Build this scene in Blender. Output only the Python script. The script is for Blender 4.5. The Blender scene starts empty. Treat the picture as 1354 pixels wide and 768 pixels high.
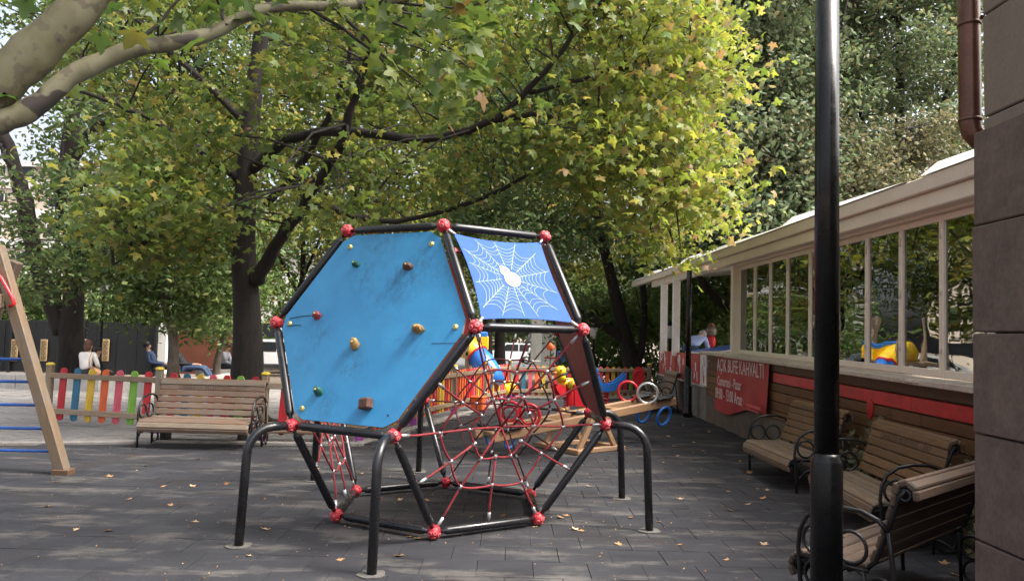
import bpy, bmesh, math, random
import numpy as np
from mathutils import Vector, Matrix, Euler

random.seed(7)
rng = np.random.default_rng(7)
S = bpy.context.scene
C = S.collection
R = math.radians
PI = math.pi

# ------------------------------------------------------------------ camera
F, PITCH, ROLL, CAMH = 992.29, 0.0582, -0.0257, 1.6438
cp, sp, cr, sr = math.cos(PITCH), math.sin(PITCH), math.cos(ROLL), math.sin(ROLL)
_r0, _u0, _f0 = Vector((1, 0, 0)), Vector((0, -sp, cp)), Vector((0, cp, sp))
_right = _r0 * cr - _u0 * sr
_up = _r0 * sr + _u0 * cr
# image axes: x_img = cr*x - sr*v ; y_img = sr*x + cr*v
cam_d = bpy.data.cameras.new('camera')
cam = bpy.data.objects.new('camera', cam_d)
C.objects.link(cam)
cam.matrix_world = Matrix((( _right.x, _up.x, -_f0.x, 0), (_right.y, _up.y, -_f0.y, 0), (_right.z, _up.z, -_f0.z, CAMH), (0, 0, 0, 1)))
cam_d.sensor_width = 36
cam_d.lens = 36 * F / 1354
cam_d.clip_start = 0.05
cam_d.clip_end = 3000
S.camera = cam

# ------------------------------------------------------------------ sky, sun, exposure
SUN_EL, SUN_AZ = R(56), R(105)          # azimuth from +Y towards +X
W = bpy.data.worlds.new('World')
S.world = W
W.use_nodes = True
wn = W.node_tree.nodes
sky = wn.new('ShaderNodeTexSky')
sky.sky_type = 'NISHITA'
sky.sun_disc = False
sky.sun_elevation = SUN_EL
sky.sun_rotation = SUN_AZ
sky.air_density = 0.7
sky.dust_density = 8.0
sky.ozone_density = 1.0
hs = wn.new('ShaderNodeHueSaturation')          # thin milky cloud: a paler blue than a clear sky
hs.inputs['Saturation'].default_value = 0.5
W.node_tree.links.new(sky.outputs[0], hs.inputs['Color'])
W.node_tree.links.new(hs.outputs[0], wn['Background'].inputs[0])
wn['Background'].inputs[1].default_value = 0.15
sd = bpy.data.lights.new('sun', 'SUN')
sd.energy = 1.5
sd.angle = R(14)
sd.color = (1.0, 0.95, 0.87)
sun = bpy.data.objects.new('sun', sd)
C.objects.link(sun)
_sd = Vector((math.sin(SUN_AZ) * math.cos(SUN_EL), math.cos(SUN_AZ) * math.cos(SUN_EL), math.sin(SUN_EL)))
sun.rotation_euler = _sd.to_track_quat('Z', 'Y').to_euler()
sun.location = _sd * 60
S.view_settings.view_transform = 'Standard'
S.view_settings.look = 'None'
S.view_settings.gamma = 1
S.view_settings.exposure = 1.85

# ------------------------------------------------------------------ photo helpers
def ray(px, py):
    a = (px - 677) / F
    b = (384 - py) / F
    x, v = cr * a + sr * b, -sr * a + cr * b
    return Vector((x, cp - v * sp, sp + v * cp))
O = Vector((0, 0, CAMH))
def at(px, py, Y):
    r = ray(px, py)
    return O + r * (Y / r.y)
def gnd(px, py, z=0.0):
    r = ray(px, py)
    return O + r * ((z - CAMH) / r.z)
def onplane(px, py, p0, n):
    r = ray(px, py)
    return O + r * ((Vector(p0) - O).dot(Vector(n)) / r.dot(Vector(n)))
def gz(Y):                              # the ground falls gently away behind the playground
    return 0.0 if Y < 18 else -0.02 * (min(Y, 75) - 18)

# ------------------------------------------------------------------ materials
def _nodes(name):
    m = bpy.data.materials.new(name)
    m.use_nodes = True
    nt = m.node_tree
    return m, nt, nt.nodes, nt.links, nt.nodes['Principled BSDF']
def rgb(*c):
    return (c[0], c[1], c[2], 1)
def mixcol(nt, fac, a, b, blend='MIX'):
    n = nt.nodes.new('ShaderNodeMix')
    n.data_type = 'RGBA'
    n.blend_type = blend
    if isinstance(fac, (int, float)):
        n.inputs[0].default_value = fac
    else:
        nt.links.new(fac, n.inputs[0])
    for i, v in ((6, a), (7, b)):
        if isinstance(v, tuple):
            n.inputs[i].default_value = v
        else:
            nt.links.new(v, n.inputs[i])
    return n.outputs[2]
def noise(nt, coord, scale, detail=4, rough=0.6, stretch=None):
    n = nt.nodes.new('ShaderNodeTexNoise')
    n.inputs['Scale'].default_value = scale
    n.inputs['Detail'].default_value = detail
    n.inputs['Roughness'].default_value = rough
    if stretch:
        mp = nt.nodes.new('ShaderNodeMapping')
        mp.inputs['Scale'].default_value = stretch
        nt.links.new(coord, mp.inputs['Vector'])
        coord = mp.outputs[0]
    nt.links.new(coord, n.inputs['Vector'])
    return n.outputs[0]
def ramp(nt, fac, stops):
    n = nt.nodes.new('ShaderNodeValToRGB')
    e = n.color_ramp.elements
    while len(e) < len(stops):
        e.new(0.5)
    for k, (p, c) in enumerate(stops):
        e[k].position = p
        e[k].color = c if isinstance(c, tuple) else (c, c, c, 1)
    nt.links.new(fac, n.inputs[0])
    return n.outputs[0]
def bump(nt, h, strength, dist=0.01):
    b = nt.nodes.new('ShaderNodeBump')
    b.inputs['Strength'].default_value = strength
    b.inputs['Distance'].default_value = dist
    nt.links.new(h, b.inputs['Height'])
    return b.outputs[0]
def coords(nt, kind):
    if kind == 'World':
        return nt.nodes.new('ShaderNodeNewGeometry').outputs['Position']
    return nt.nodes.new('ShaderNodeTexCoord').outputs[kind]
def mat(name, col, rough=0.55, metal=0.0, var=0.2, scale=8, fine=60, bmp=0.15, stretch=None, orand=0.0, kind='Object', dirt=0.0, dirtcol=(0.03, 0.025, 0.02), spec=0.5):
    m, nt, N, L, P = _nodes(name)
    co = coords(nt, kind)
    n1 = noise(nt, co, scale, 5, 0.65, stretch)
    n2 = noise(nt, co, fine, 3, 0.6, stretch)
    c = mixcol(nt, ramp(nt, n1, [(0.3, 0.0), (0.7, 1.0)]), rgb(*[v * (1 - var) for v in col]), rgb(*[min(1, v * (1 + var)) for v in col]))
    c = mixcol(nt, 0.12 + var * 0.3, c, ramp(nt, n2, [(0.3, 0.25), (0.7, 0.9)]), 'OVERLAY')
    if dirt:
        n3 = noise(nt, co, scale * 0.37, 6, 0.7)
        f = ramp(nt, n3, [(0.52, 0.0), (0.75, dirt)])
        c = mixcol(nt, f, c, rgb(*dirtcol))
    if orand:
        oi = nt.nodes.new('ShaderNodeObjectInfo').outputs['Random']
        c = mixcol(nt, 1.0, c, ramp(nt, oi, [(0.0, (1 - orand,) * 3 + (1,)), (1.0, (1.0, 1.0 - orand * 0.15, 1.0 - orand * 0.3, 1))]), 'MULTIPLY')
    L.new(c, P.inputs['Base Color'])
    P.inputs['Roughness'].default_value = rough
    P.inputs['Metallic'].default_value = metal
    P.inputs['Specular IOR Level'].default_value = spec
    if bmp:
        L.new(bump(nt, n2, bmp, 0.006), P.inputs['Normal'])
    return m
def chips(m, amount, col):
    nt = m.node_tree
    P = nt.nodes['Principled BSDF']
    old = P.inputs['Base Color'].links[0].from_socket
    co = coords(nt, 'World')
    f = ramp(nt, noise(nt, co, 24, 7, 0.8), [(amount, 0.0), (amount + 0.03, 0.85)])
    nt.links.new(mixcol(nt, f, old, rgb(*col)), P.inputs['Base Color'])
    nt.links.new(ramp(nt, noise(nt, co, 9, 4, 0.6), [(0.3, 0.18), (0.7, 0.42)]), P.inputs['Roughness'])
def leafmat(name, stops, trans=0.45, rough=0.5, yellow=None):
    m, nt, N, L, P = _nodes(name)
    g = nt.nodes.new('ShaderNodeNewGeometry')
    r1 = g.outputs['Random Per Island']
    c = ramp(nt, r1, stops)
    if yellow:
        a = nt.nodes.new('ShaderNodeAttribute')
        a.attribute_name = 'turn'
        c2 = ramp(nt, r1, yellow)
        c = mixcol(nt, a.outputs['Fac'], c, c2)
    pale = mixcol(nt, 0.45, c, rgb(0.20, 0.235, 0.15))          # the paler underside of a leaf
    cb_ = mixcol(nt, g.outputs['Backfacing'], c, pale)
    L.new(cb_, P.inputs['Base Color'])
    P.inputs['Roughness'].default_value = rough
    P.inputs['Specular IOR Level'].default_value = 0.35
    t = nt.nodes.new('ShaderNodeBsdfTranslucent')
    c3 = mixcol(nt, 0.5, c, rgb(1.25, 1.3, 0.6), 'MULTIPLY')
    L.new(mixcol(nt, 0.6, c, c3), t.inputs['Color'])
    mx = nt.nodes.new('ShaderNodeMixShader')
    mx.inputs[0].default_value = trans
    L.new(P.outputs[0], mx.inputs[1])
    L.new(t.outputs[0], mx.inputs[2])
    L.new(mx.outputs[0], N['Material Output'].inputs['Surface'])
    return m

M = {}
M['black_paint'] = mat('black_paint', (0.012, 0.012, 0.014), 0.22, var=0.3, scale=5, bmp=0.03, dirt=0.25, dirtcol=(0.06, 0.055, 0.05))
M['pole_paint'] = mat('pole_paint', (0.007, 0.007, 0.007), 0.33, var=0.3, scale=3, bmp=0.06, dirt=0.3, dirtcol=(0.02, 0.019, 0.018), spec=0.35)
chips(M['black_paint'], 0.645, (0.10, 0.09, 0.08))
chips(M['pole_paint'], 0.665, (0.045, 0.042, 0.04))
M['iron'] = mat('iron', (0.012, 0.011, 0.011), 0.38, var=0.4, bmp=0.2, dirt=0.4, dirtcol=(0.07, 0.05, 0.04))
M['red_joint'] = mat('red_joint', (0.42, 0.018, 0.030), 0.5, var=0.2, bmp=0.08, dirt=0.25, dirtcol=(0.25, 0.03, 0.03))
M['pale_red'] = mat('pale_red', (0.62, 0.10, 0.11), 0.5, var=0.2)
M['rope'] = mat('rope', (0.24, 0.024, 0.03), 0.75, var=0.3, scale=30, fine=180, bmp=0.6)
M['rope_shaded'] = mat('rope_shaded', (0.085, 0.014, 0.017), 0.8, var=0.3, scale=30, fine=180, bmp=0.6)  # same red rope, with the shade on the back net put into its colour
M['steel'] = mat('steel', (0.62, 0.62, 0.62), 0.35, metal=0.8, var=0.15)
M['red_panel'] = mat('red_panel', (0.21, 0.026, 0.026), 0.5, var=0.3, scale=4, dirt=0.35, dirtcol=(0.07, 0.018, 0.016))
M['white_print'] = mat('white_print', (0.78, 0.79, 0.80), 0.9, var=0.06, bmp=0, spec=0.1)
M['web_line'] = mat('web_line', (0.34, 0.40, 0.52), 0.9, var=0.1, bmp=0, spec=0.1)
M['web_cloth'] = mat('web_cloth', (0.050, 0.105, 0.315), 0.95, var=0.08, scale=4, bmp=0.05, spec=0.05)
M['brass'] = mat('brass', (0.62, 0.55, 0.20), 0.4, metal=0.4, var=0.2)
def blue_panel():
    m, nt, N, L, P = _nodes('blue_panel_paint')
    co = coords(nt, 'Object')
    a = noise(nt, co, 3.0, 6, 0.7)
    b = noise(nt, co, 1.2, 3, 0.5)
    g = noise(nt, co, 14, 6, 0.75, (3.0, 3.0, 0.55))
    c = mixcol(nt, ramp(nt, a, [(0.3, 0.0), (0.7, 1.0)]), rgb(0.030, 0.200, 0.41), rgb(0.042, 0.260, 0.50))
    c = mixcol(nt, ramp(nt, g, [(0.58, 0.0), (0.80, 0.55)]), c, rgb(0.016, 0.115, 0.28))
    c = mixcol(nt, ramp(nt, b, [(0.5, 0.0), (0.75, 0.35)]), c, rgb(0.065, 0.30, 0.52))
    sc = noise(nt, co, 22, 8, 0.8, (0.35, 0.35, 1.6))
    f2 = nt.nodes.new('ShaderNodeMath'); f2.operation = 'MULTIPLY'
    L.new(ramp(nt, sc, [(0.56, 0.0), (0.70, 0.75)]), f2.inputs[0])
    L.new(ramp(nt, noise(nt, co, 2.1, 3, 0.6), [(0.48, 0.0), (0.68, 1.0)]), f2.inputs[1])
    c = mixcol(nt, f2.outputs[0], c, rgb(0.022, 0.075, 0.15))
    # shoe scuffs and grime below the holds, each with its own broken outline
    for (x_, y_, z_, r_, k_) in SCUFFS:
        d = nt.nodes.new('ShaderNodeVectorMath'); d.operation = 'DISTANCE'
        d.inputs[1].default_value = (x_, y_, z_)
        L.new(co, d.inputs[0])
        q = nt.nodes.new('ShaderNodeMath'); q.operation = 'MULTIPLY'
        L.new(ramp(nt, d.outputs['Value'], [(0.0, k_), (r_, 0.0)]), q.inputs[0])
        L.new(ramp(nt, noise(nt, co, 17, 7, 0.75, (1.0, 1.0, 0.7)), [(0.42, 0.0), (0.62, 1.0)]), q.inputs[1])
        c = mixcol(nt, q.outputs[0], c, rgb(0.020, 0.050, 0.085))
    L.new(c, P.inputs['Base Color'])
    P.inputs['Roughness'].default_value = 0.42
    L.new(bump(nt, g, 0.12, 0.004), P.inputs['Normal'])
    return m
M['edge_ply'] = mat('edge_ply', (0.30, 0.22, 0.15), 0.8)
M['stain'] = mat('stain', (0.012, 0.05, 0.11), 0.7)
def wood(name, col, var=0.35, orand=0.3, axis=0, grey=0.35, rough=0.6, alt=None):
    m, nt, N, L, P = _nodes(name)
    co = coords(nt, 'Object')
    oi = nt.nodes.new('ShaderNodeObjectInfo').outputs['Random']
    ad = nt.nodes.new('ShaderNodeVectorMath'); ad.operation = 'ADD'
    sc = nt.nodes.new('ShaderNodeMath'); sc.operation = 'MULTIPLY'; sc.inputs[1].default_value = 37.0
    L.new(oi, sc.inputs[0]); L.new(co, ad.inputs[0]); L.new(sc.outputs[0], ad.inputs[1])
    st = [9.0, 9.0, 9.0]; st[axis] = 0.7
    g = noise(nt, ad.outputs[0], 6, 6, 0.7, tuple(st))
    g2 = noise(nt, ad.outputs[0], 20, 4, 0.7, tuple(st))
    b = noise(nt, ad.outputs[0], 3.0, 4, 0.6)
    c = mixcol(nt, ramp(nt, g, [(0.3, 0.0), (0.7, 1.0)]), rgb(*[v * (1 - var) for v in col]), rgb(*[v * (1 + var) for v in col]))
    if alt:
        r2 = nt.nodes.new('ShaderNodeMath'); r2.operation = 'FRACT'
        r3 = nt.nodes.new('ShaderNodeMath'); r3.operation = 'MULTIPLY'; r3.inputs[1].default_value = 7.31
        L.new(oi, r3.inputs[0]); L.new(r3.outputs[0], r2.inputs[0])
        c = mixcol(nt, ramp(nt, r2.outputs[0], [(0.25, 0.0), (0.75, 1.0)]), c, mixcol(nt, ramp(nt, g, [(0.3, 0.0), (0.7, 1.0)]), rgb(*[v * 0.7 for v in alt]), rgb(*[v * 1.3 for v in alt])))
    gr = sum(col) / 3
    c = mixcol(nt, ramp(nt, b, [(0.42, 0.0), (0.68, grey * 1.6)]), c, rgb(gr * 1.25, gr * 1.15, gr * 1.02))
    c = mixcol(nt, ramp(nt, g2, [(0.62, 0.0), (0.75, 0.8)]), c, rgb(*[v * 0.3 for v in col]))
    c = mixcol(nt, 1.0, c, ramp(nt, oi, [(0.0, (1 - orand, 1 - orand * 1.1, 1 - orand * 1.2, 1)), (1.0, (1.05, 1.02, 0.98, 1))]), 'MULTIPLY')
    L.new(c, P.inputs['Base Color'])
    P.inputs['Roughness'].default_value = rough
    L.new(bump(nt, g2, 0.35, 0.006), P.inputs['Normal'])
    return m
M['bench_wood'] = wood('bench_wood', (0.18, 0.128, 0.083), 0.35, 0.3, 0, 0.35)
M['bench_gold'] = wood('bench_gold_wood', (0.165, 0.095, 0.045), 0.35, 0.3, 0, 0.15)
M['bench_grey'] = wood('bench_grey_wood', (0.20, 0.155, 0.112), 0.3, 0.2, 0, 0.3, alt=(0.15, 0.088, 0.055))
M['bench_dark'] = wood('bench_dark_wood', (0.110, 0.070, 0.048), 0.3, 0.3, 0, 0.25, 0.7)
M['post_wood'] = wood('post_wood', (0.25, 0.18, 0.11), 0.25, 0.2, 2, 0.4)
M['rail_wood'] = wood('rail_wood', (0.27, 0.19, 0.12), 0.3, 0.25, 0, 0.3)
M['beam_wood'] = wood('beam_wood', (0.30, 0.175, 0.092), 0.18, 0.1, 0, 0.12)
M['swing_wood'] = wood('swing_wood', (0.165, 0.115, 0.072), 0.25, 0.2, 2, 0.4)
M['cafe_wood'] = wood('cafe_wood', (0.185, 0.088, 0.038), 0.3, 0.3, 1, 0.08, 0.6)
M['cafe_dark'] = wood('cafe_dark_wood', (0.105, 0.058, 0.032), 0.25, 0.2, 1, 0.1, 0.55)
PAL = {'red': (0.50, 0.022, 0.03), 'blue': (0.025, 0.13, 0.22), 'yellow': (0.62, 0.40, 0.03), 'orange': (0.66, 0.12, 0.03), 'pink': (0.60, 0.10, 0.14), 'green': (0.20, 0.42, 0.05), 'brown': (0.24, 0.15, 0.09), 'purple': (0.30, 0.06, 0.28)}
for k, v in PAL.items():
    M['slat_' + k] = mat('slat_' + k, v, 0.55, var=0.25, scale=9, bmp=0.15, dirt=0.55, dirtcol=tuple(x * 0.45 + 0.02 for x in v), orand=0.25, stretch=(3, 3, 0.4))
M['yellow_cap'] = mat('yellow_cap', (0.66, 0.47, 0.05), 0.5)
M['blue_tube'] = mat('blue_tube', (0.02, 0.09, 0.36), 0.35)
M['red_plastic'] = mat('red_plastic', (0.55, 0.02, 0.03), 0.35, var=0.12)
M['yellow_plastic'] = mat('yellow_plastic', (0.75, 0.45, 0.015), 0.35, var=0.12)
M['blue_plastic'] = mat('blue_plastic', (0.03, 0.16, 0.55), 0.3, var=0.12)
M['orange_plastic'] = mat('orange_plastic', (0.72, 0.13, 0.03), 0.4, var=0.12)
M['black_rubber'] = mat('black_rubber', (0.02, 0.02, 0.022), 0.8, var=0.3)
M['hold_green'] = mat('hold_green', (0.015, 0.10, 0.075), 0.6, var=0.3, scale=20)
M['hold_brown'] = mat('hold_brown', (0.10, 0.045, 0.03), 0.65, var=0.4, scale=20)
M['hold_ochre'] = mat('hold_ochre', (0.34, 0.19, 0.06), 0.6, var=0.45, scale=25)
M['hold_red'] = mat('hold_red', (0.26, 0.04, 0.04), 0.6, var=0.3, scale=20)
M['cream'] = mat('cream_metal', (0.72, 0.64, 0.52), 0.45, var=0.06, scale=3, bmp=0.02, dirt=0.15, dirtcol=(0.42, 0.37, 0.3))
M['fascia'] = mat('fascia_metal', (0.66, 0.58, 0.47), 0.5, var=0.06, scale=3, bmp=0.02, dirt=0.2, dirtcol=(0.36, 0.31, 0.25))
M['white_roof'] = mat('white_roof_sheet', (0.82, 0.81, 0.78), 0.4, var=0.05, scale=3, bmp=0.02, dirt=0.15, dirtcol=(0.5, 0.45, 0.38))
M['white_paint'] = mat('white_paint', (0.76, 0.74, 0.70), 0.5, var=0.08, dirt=0.15, dirtcol=(0.45, 0.42, 0.38))
M['stone_sill'] = mat('stone_sill', (0.46, 0.40, 0.33), 0.6, var=0.2, scale=6, fine=40, bmp=0.3, dirt=0.35, dirtcol=(0.25, 0.2, 0.16))
M['cafe_plaster'] = mat('cafe_plaster', (0.125, 0.095, 0.072), 0.85, var=0.25, scale=4, dirt=0.4, dirtcol=(0.06, 0.05, 0.04), kind='World')
M['grey_wall'] = mat('grey_wall', (0.20, 0.175, 0.15), 0.85, var=0.3, scale=3, dirt=0.6, dirtcol=(0.07, 0.06, 0.05), kind='World', bmp=0.35)
M['red_strip'] = mat('red_strip', (0.46, 0.022, 0.03), 0.4, var=0.3, scale=4, dirt=0.3, dirtcol=(0.30, 0.02, 0.09), kind='World')
M['banner_red'] = mat('banner_red', (0.40, 0.030, 0.035), 0.5, var=0.16, scale=3, bmp=0.1, dirt=0.2, dirtcol=(0.26, 0.025, 0.028))
M['ad_red'] = mat('ad_red', (0.42, 0.06, 0.055), 0.55, var=0.2, dirt=0.3, dirtcol=(0.3, 0.12, 0.1))
M['siding_brown'] = mat('siding_brown', (0.122, 0.082, 0.063), 0.8, var=0.24, scale=9, fine=45, bmp=0.35, kind='World', dirt=0.5, dirtcol=(0.095, 0.060, 0.045))
M['siding_beige'] = mat('siding_beige', (0.19, 0.145, 0.108), 0.75, var=0.10, scale=6, fine=60, bmp=0.2, kind='World')
M['copper'] = mat('copper_pipe', (0.105, 0.042, 0.024), 0.35, metal=0.35, var=0.3, scale=5, bmp=0.05)
def rubber():
    m, nt, N, L, P = _nodes('rubber_tile')
    co = coords(nt, 'World')
    oi = nt.nodes.new('ShaderNodeObjectInfo').outputs['Random']
    ri = nt.nodes.new('ShaderNodeNewGeometry').outputs['Random Per Island']
    big = noise(nt, co, 0.55, 6, 0.65)
    mid = noise(nt, co, 2.6, 7, 0.72, (0.6, 1.5, 1))
    fine = noise(nt, co, 120, 3, 0.7)
    grit = noise(nt, co, 420, 2, 0.6)
    c = mixcol(nt, ramp(nt, mid, [(0.30, 0.0), (0.72, 1.0)]), rgb(0.020, 0.0205, 0.0235), rgb(0.040, 0.0405, 0.046))
    c = mixcol(nt, ramp(nt, big, [(0.42, 0.0), (0.70, 0.6)]), c, rgb(0.052, 0.0525, 0.057))
    c = mixcol(nt, ramp(nt, noise(nt, co, 2.0, 9, 0.72, (0.5, 1.5, 1)), [(0.52, 0.0), (0.62, 0.6)]), c, rgb(0.125, 0.116, 0.106))
    c = mixcol(nt, ramp(nt, noise(nt, co, 0.9, 8, 0.7), [(0.54, 0.0), (0.68, 0.6)]), c, rgb(0.036, 0.027, 0.025))
    c = mixcol(nt, 0.45, c, ramp(nt, fine, [(0.25, 0.15), (0.75, 0.85)]), 'OVERLAY')
    c = mixcol(nt, ramp(nt, grit, [(0.66, 0.0), (0.72, 0.45)]), c, rgb(0.15, 0.14, 0.125))
    for r_ in (oi, ri):
        c = mixcol(nt, 1.0, c, ramp(nt, r_, [(0.0, (0.92, 0.92, 0.925, 1)), (1.0, (1.06, 1.06, 1.055, 1))]), 'MULTIPLY')
    # darker round patch underneath the climbing frame
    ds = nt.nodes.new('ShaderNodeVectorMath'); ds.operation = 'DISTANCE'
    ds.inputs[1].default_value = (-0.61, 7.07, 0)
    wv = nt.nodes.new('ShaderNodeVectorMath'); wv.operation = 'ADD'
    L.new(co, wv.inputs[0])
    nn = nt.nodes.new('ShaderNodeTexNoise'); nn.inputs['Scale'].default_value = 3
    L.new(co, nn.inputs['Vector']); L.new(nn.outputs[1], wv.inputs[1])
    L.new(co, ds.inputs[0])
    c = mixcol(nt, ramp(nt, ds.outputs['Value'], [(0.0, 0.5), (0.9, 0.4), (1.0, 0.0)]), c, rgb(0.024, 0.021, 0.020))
    L.new(c, P.inputs['Base Color'])
    L.new(ramp(nt, mid, [(0.3, 0.62), (0.7, 0.85)]), P.inputs['Roughness'])
    P.inputs['Specular IOR Level'].default_value = 0.10
    L.new(bump(nt, fine, 0.5, 0.004), P.inputs['Normal'])
    return m
M['rubber'] = rubber()
M['joint_dirt'] = mat('joint_dirt', (0.022, 0.020, 0.019), 0.95, kind='World')
M['paver'] = mat('paver_stone', (0.20, 0.185, 0.172), 0.85, var=0.2, scale=1.2, fine=60, bmp=0.3, kind='World', dirt=0.35, dirtcol=(0.13, 0.11, 0.095), orand=0)
M['paver_base'] = mat('paver_base', (0.12, 0.11, 0.10), 0.9, kind='World')
M['kerb'] = mat('kerb_stone', (0.22, 0.20, 0.18), 0.85, var=0.2, kind='World', dirt=0.3)
M['foot_plate'] = mat('foot_plate', (0.085, 0.079, 0.072), 0.9, var=0.3, scale=12)
M['earth'] = mat('park_ground', (0.16, 0.125, 0.095), 0.95, var=0.35, scale=0.7, kind='World')
M['asphalt'] = mat('asphalt', (0.09, 0.088, 0.085), 0.85, var=0.2, scale=0.5, kind='World')
M['concrete'] = mat('concrete', (0.36, 0.34, 0.31), 0.85, var=0.2, scale=3, dirt=0.4, dirtcol=(0.2, 0.18, 0.16))
M['bark'] = mat('bark', (0.019, 0.0145, 0.012), 0.9, var=0.5, scale=7, fine=26, bmp=1.0, stretch=(1.6, 1.6, 0.35), dirt=0.3, dirtcol=(0.033, 0.029, 0.020))
M['bark_grey'] = mat('bark_grey', (0.12, 0.095, 0.072), 0.9, var=0.4, scale=6, fine=30, bmp=0.7, stretch=(1.5, 1.5, 0.5), dirt=0.5, dirtcol=(0.06, 0.045, 0.035))
def plane_bark():
    m, nt, N, L, P = _nodes('plane_bark')
    co = coords(nt, 'Object')
    a = noise(nt, co, 5, 4, 0.6)
    p = noise(nt, co, 3.6, 2.5, 0.45)
    p2 = noise(nt, co, 9, 3, 0.5)
    c = mixcol(nt, ramp(nt, a, [(0.35, 0.0), (0.65, 1.0)]), rgb(0.125, 0.115, 0.060), rgb(0.185, 0.170, 0.105))
    c = mixcol(nt, ramp(nt, p2, [(0.55, 0.0), (0.58, 0.75)]), c, rgb(0.105, 0.085, 0.058))
    c = mixcol(nt, ramp(nt, p, [(0.575, 0.0), (0.595, 0.92)]), c, rgb(0.035, 0.026, 0.022))
    L.new(c, P.inputs['Base Color'])
    P.inputs['Roughness'].default_value = 0.75
    L.new(bump(nt, p, 0.5, 0.02), P.inputs['Normal'])
    return m
M['plane_bark'] = plane_bark()
G_ = lambda r, g, b: (r, g, b, 1)
M['maple_leaf'] = leafmat('maple_leaf', [(0.0, G_(0.070, 0.115, 0.024)), (0.4, G_(0.115, 0.165, 0.034)), (0.75, G_(0.175, 0.205, 0.040)), (0.95, G_(0.27, 0.24, 0.05)), (1.0, G_(0.24, 0.15, 0.05))], 0.55, 0.5,
                          [(0.0, G_(0.13, 0.18, 0.030)), (0.5, G_(0.23, 0.265, 0.036)), (0.85, G_(0.32, 0.30, 0.055)), (0.95, G_(0.31, 0.22, 0.09)), (1.0, G_(0.27, 0.14, 0.07))])
M['plane_leaf'] = leafmat('plane_leaf', [(0.0, G_(0.045, 0.105, 0.020)), (0.5, G_(0.085, 0.165, 0.026)), (0.85, G_(0.15, 0.215, 0.030)), (1.0, G_(0.22, 0.13, 0.04))], 0.5, 0.42)
M['dark_leaf'] = leafmat('dark_leaf', [(0.0, G_(0.060, 0.105, 0.034)), (0.6, G_(0.10, 0.155, 0.050)), (0.9, G_(0.155, 0.195, 0.06)), (1.0, G_(0.22, 0.19, 0.07))], 0.48)
M['grey_leaf'] = leafmat('grey_leaf', [(0.0, G_(0.065, 0.10, 0.050)), (0.5, G_(0.115, 0.16, 0.08)), (0.82, G_(0.18, 0.22, 0.115)), (1.0, G_(0.26, 0.205, 0.11))], 0.4)
M['tan_leaf'] = leafmat('tan_leaf', [(0.0, G_(0.08, 0.095, 0.045)), (0.5, G_(0.14, 0.135, 0.07)), (1.0, G_(0.24, 0.19, 0.11))], 0.35)
M['yellowgreen_leaf'] = leafmat('yellowgreen_leaf', [(0.0, G_(0.085, 0.13, 0.030)), (0.5, G_(0.165, 0.205, 0.042)), (0.85, G_(0.29, 0.28, 0.06)), (1.0, G_(0.30, 0.20, 0.06))], 0.5)
M['fresh_leaf'] = leafmat('fresh_leaf', [(0.0, G_(0.07, 0.13, 0.034)), (0.6, G_(0.13, 0.205, 0.055)), (1.0, G_(0.22, 0.26, 0.09))], 0.5)
M['dry_leaf'] = leafmat('dry_leaf', [(0.0, G_(0.20, 0.09, 0.035)), (0.5, G_(0.34, 0.19, 0.085)), (1.0, G_(0.46, 0.31, 0.17))], 0.15, 0.8)
M['skin'] = mat('skin', (0.46, 0.27, 0.19), 0.55, var=0.06, bmp=0)
def glass():
    m, nt, N, L, P = _nodes('window_glass')
    N.remove(P)
    t = nt.nodes.new('ShaderNodeBsdfTransparent'); t.inputs[0].default_value = (0.84, 0.87, 0.84, 1)
    g = nt.nodes.new('ShaderNodeBsdfGlossy'); g.inputs['Roughness'].default_value = 0.015
    g.inputs['Color'].default_value = (0.9, 0.92, 0.9, 1)
    co = coords(nt, 'World')
    fr = nt.nodes.new('ShaderNodeFresnel'); fr.inputs['IOR'].default_value = 3.7
    bn = bump(nt, noise(nt, co, 1.3, 2, 0.5), 0.12, 0.05)
    L.new(bn, g.inputs['Normal'])
    mx = nt.nodes.new('ShaderNodeMixShader')
    L.new(fr.outputs[0], mx.inputs[0]); L.new(t.outputs[0], mx.inputs[1]); L.new(g.outputs[0], mx.inputs[2])
    L.new(mx.outputs[0], N['Material Output'].inputs['Surface'])
    return m
M['glass'] = glass()
M['car_glass'] = mat('car_glass', (0.02, 0.024, 0.028), 0.08, var=0.1, bmp=0)
M['gumball_glass'] = mat('gumball_glass', (0.16, 0.13, 0.11), 0.08, var=0.6, scale=26, bmp=0)
M['lamp_glass'] = mat('lamp_glass', (0.62, 0.63, 0.62), 0.15, var=0.05, bmp=0)
M['car_white'] = mat('car_white', (0.74, 0.75, 0.76), 0.25, var=0.04, bmp=0)
M['facade'] = mat('facade', (0.46, 0.385, 0.31), 0.8, var=0.1, scale=0.4, kind='World')
M['facade_white'] = mat('facade_white', (0.62, 0.60, 0.57), 0.8, var=0.1, scale=0.4, kind='World')
M['dark_fence'] = mat('dark_fence', (0.006, 0.007, 0.008), 0.55, var=0.3)
M['brown_wall'] = mat('brown_wall', (0.125, 0.038, 0.02), 0.8, var=0.2, scale=1.5, kind='World')
M['plaque'] = mat('plaque_wood', (0.30, 0.21, 0.10), 0.6, var=0.3)
M['dark_cloth'] = mat('dark_cloth', (0.016, 0.017, 0.02), 0.85)
M['denim'] = mat('denim', (0.035, 0.06, 0.12), 0.85)
M['white_cloth'] = mat('white_cloth', (0.66, 0.62, 0.58), 0.85, var=0.06)
M['blue_shirt'] = mat('blue_shirt', (0.34, 0.43, 0.72), 0.8, var=0.06)
M['grey_shirt'] = mat('grey_shirt', (0.36, 0.36, 0.42), 0.85, var=0.15, scale=40)
M['hair_brown'] = mat('hair_brown', (0.075, 0.028, 0.02), 0.6, var=0.3)
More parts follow.
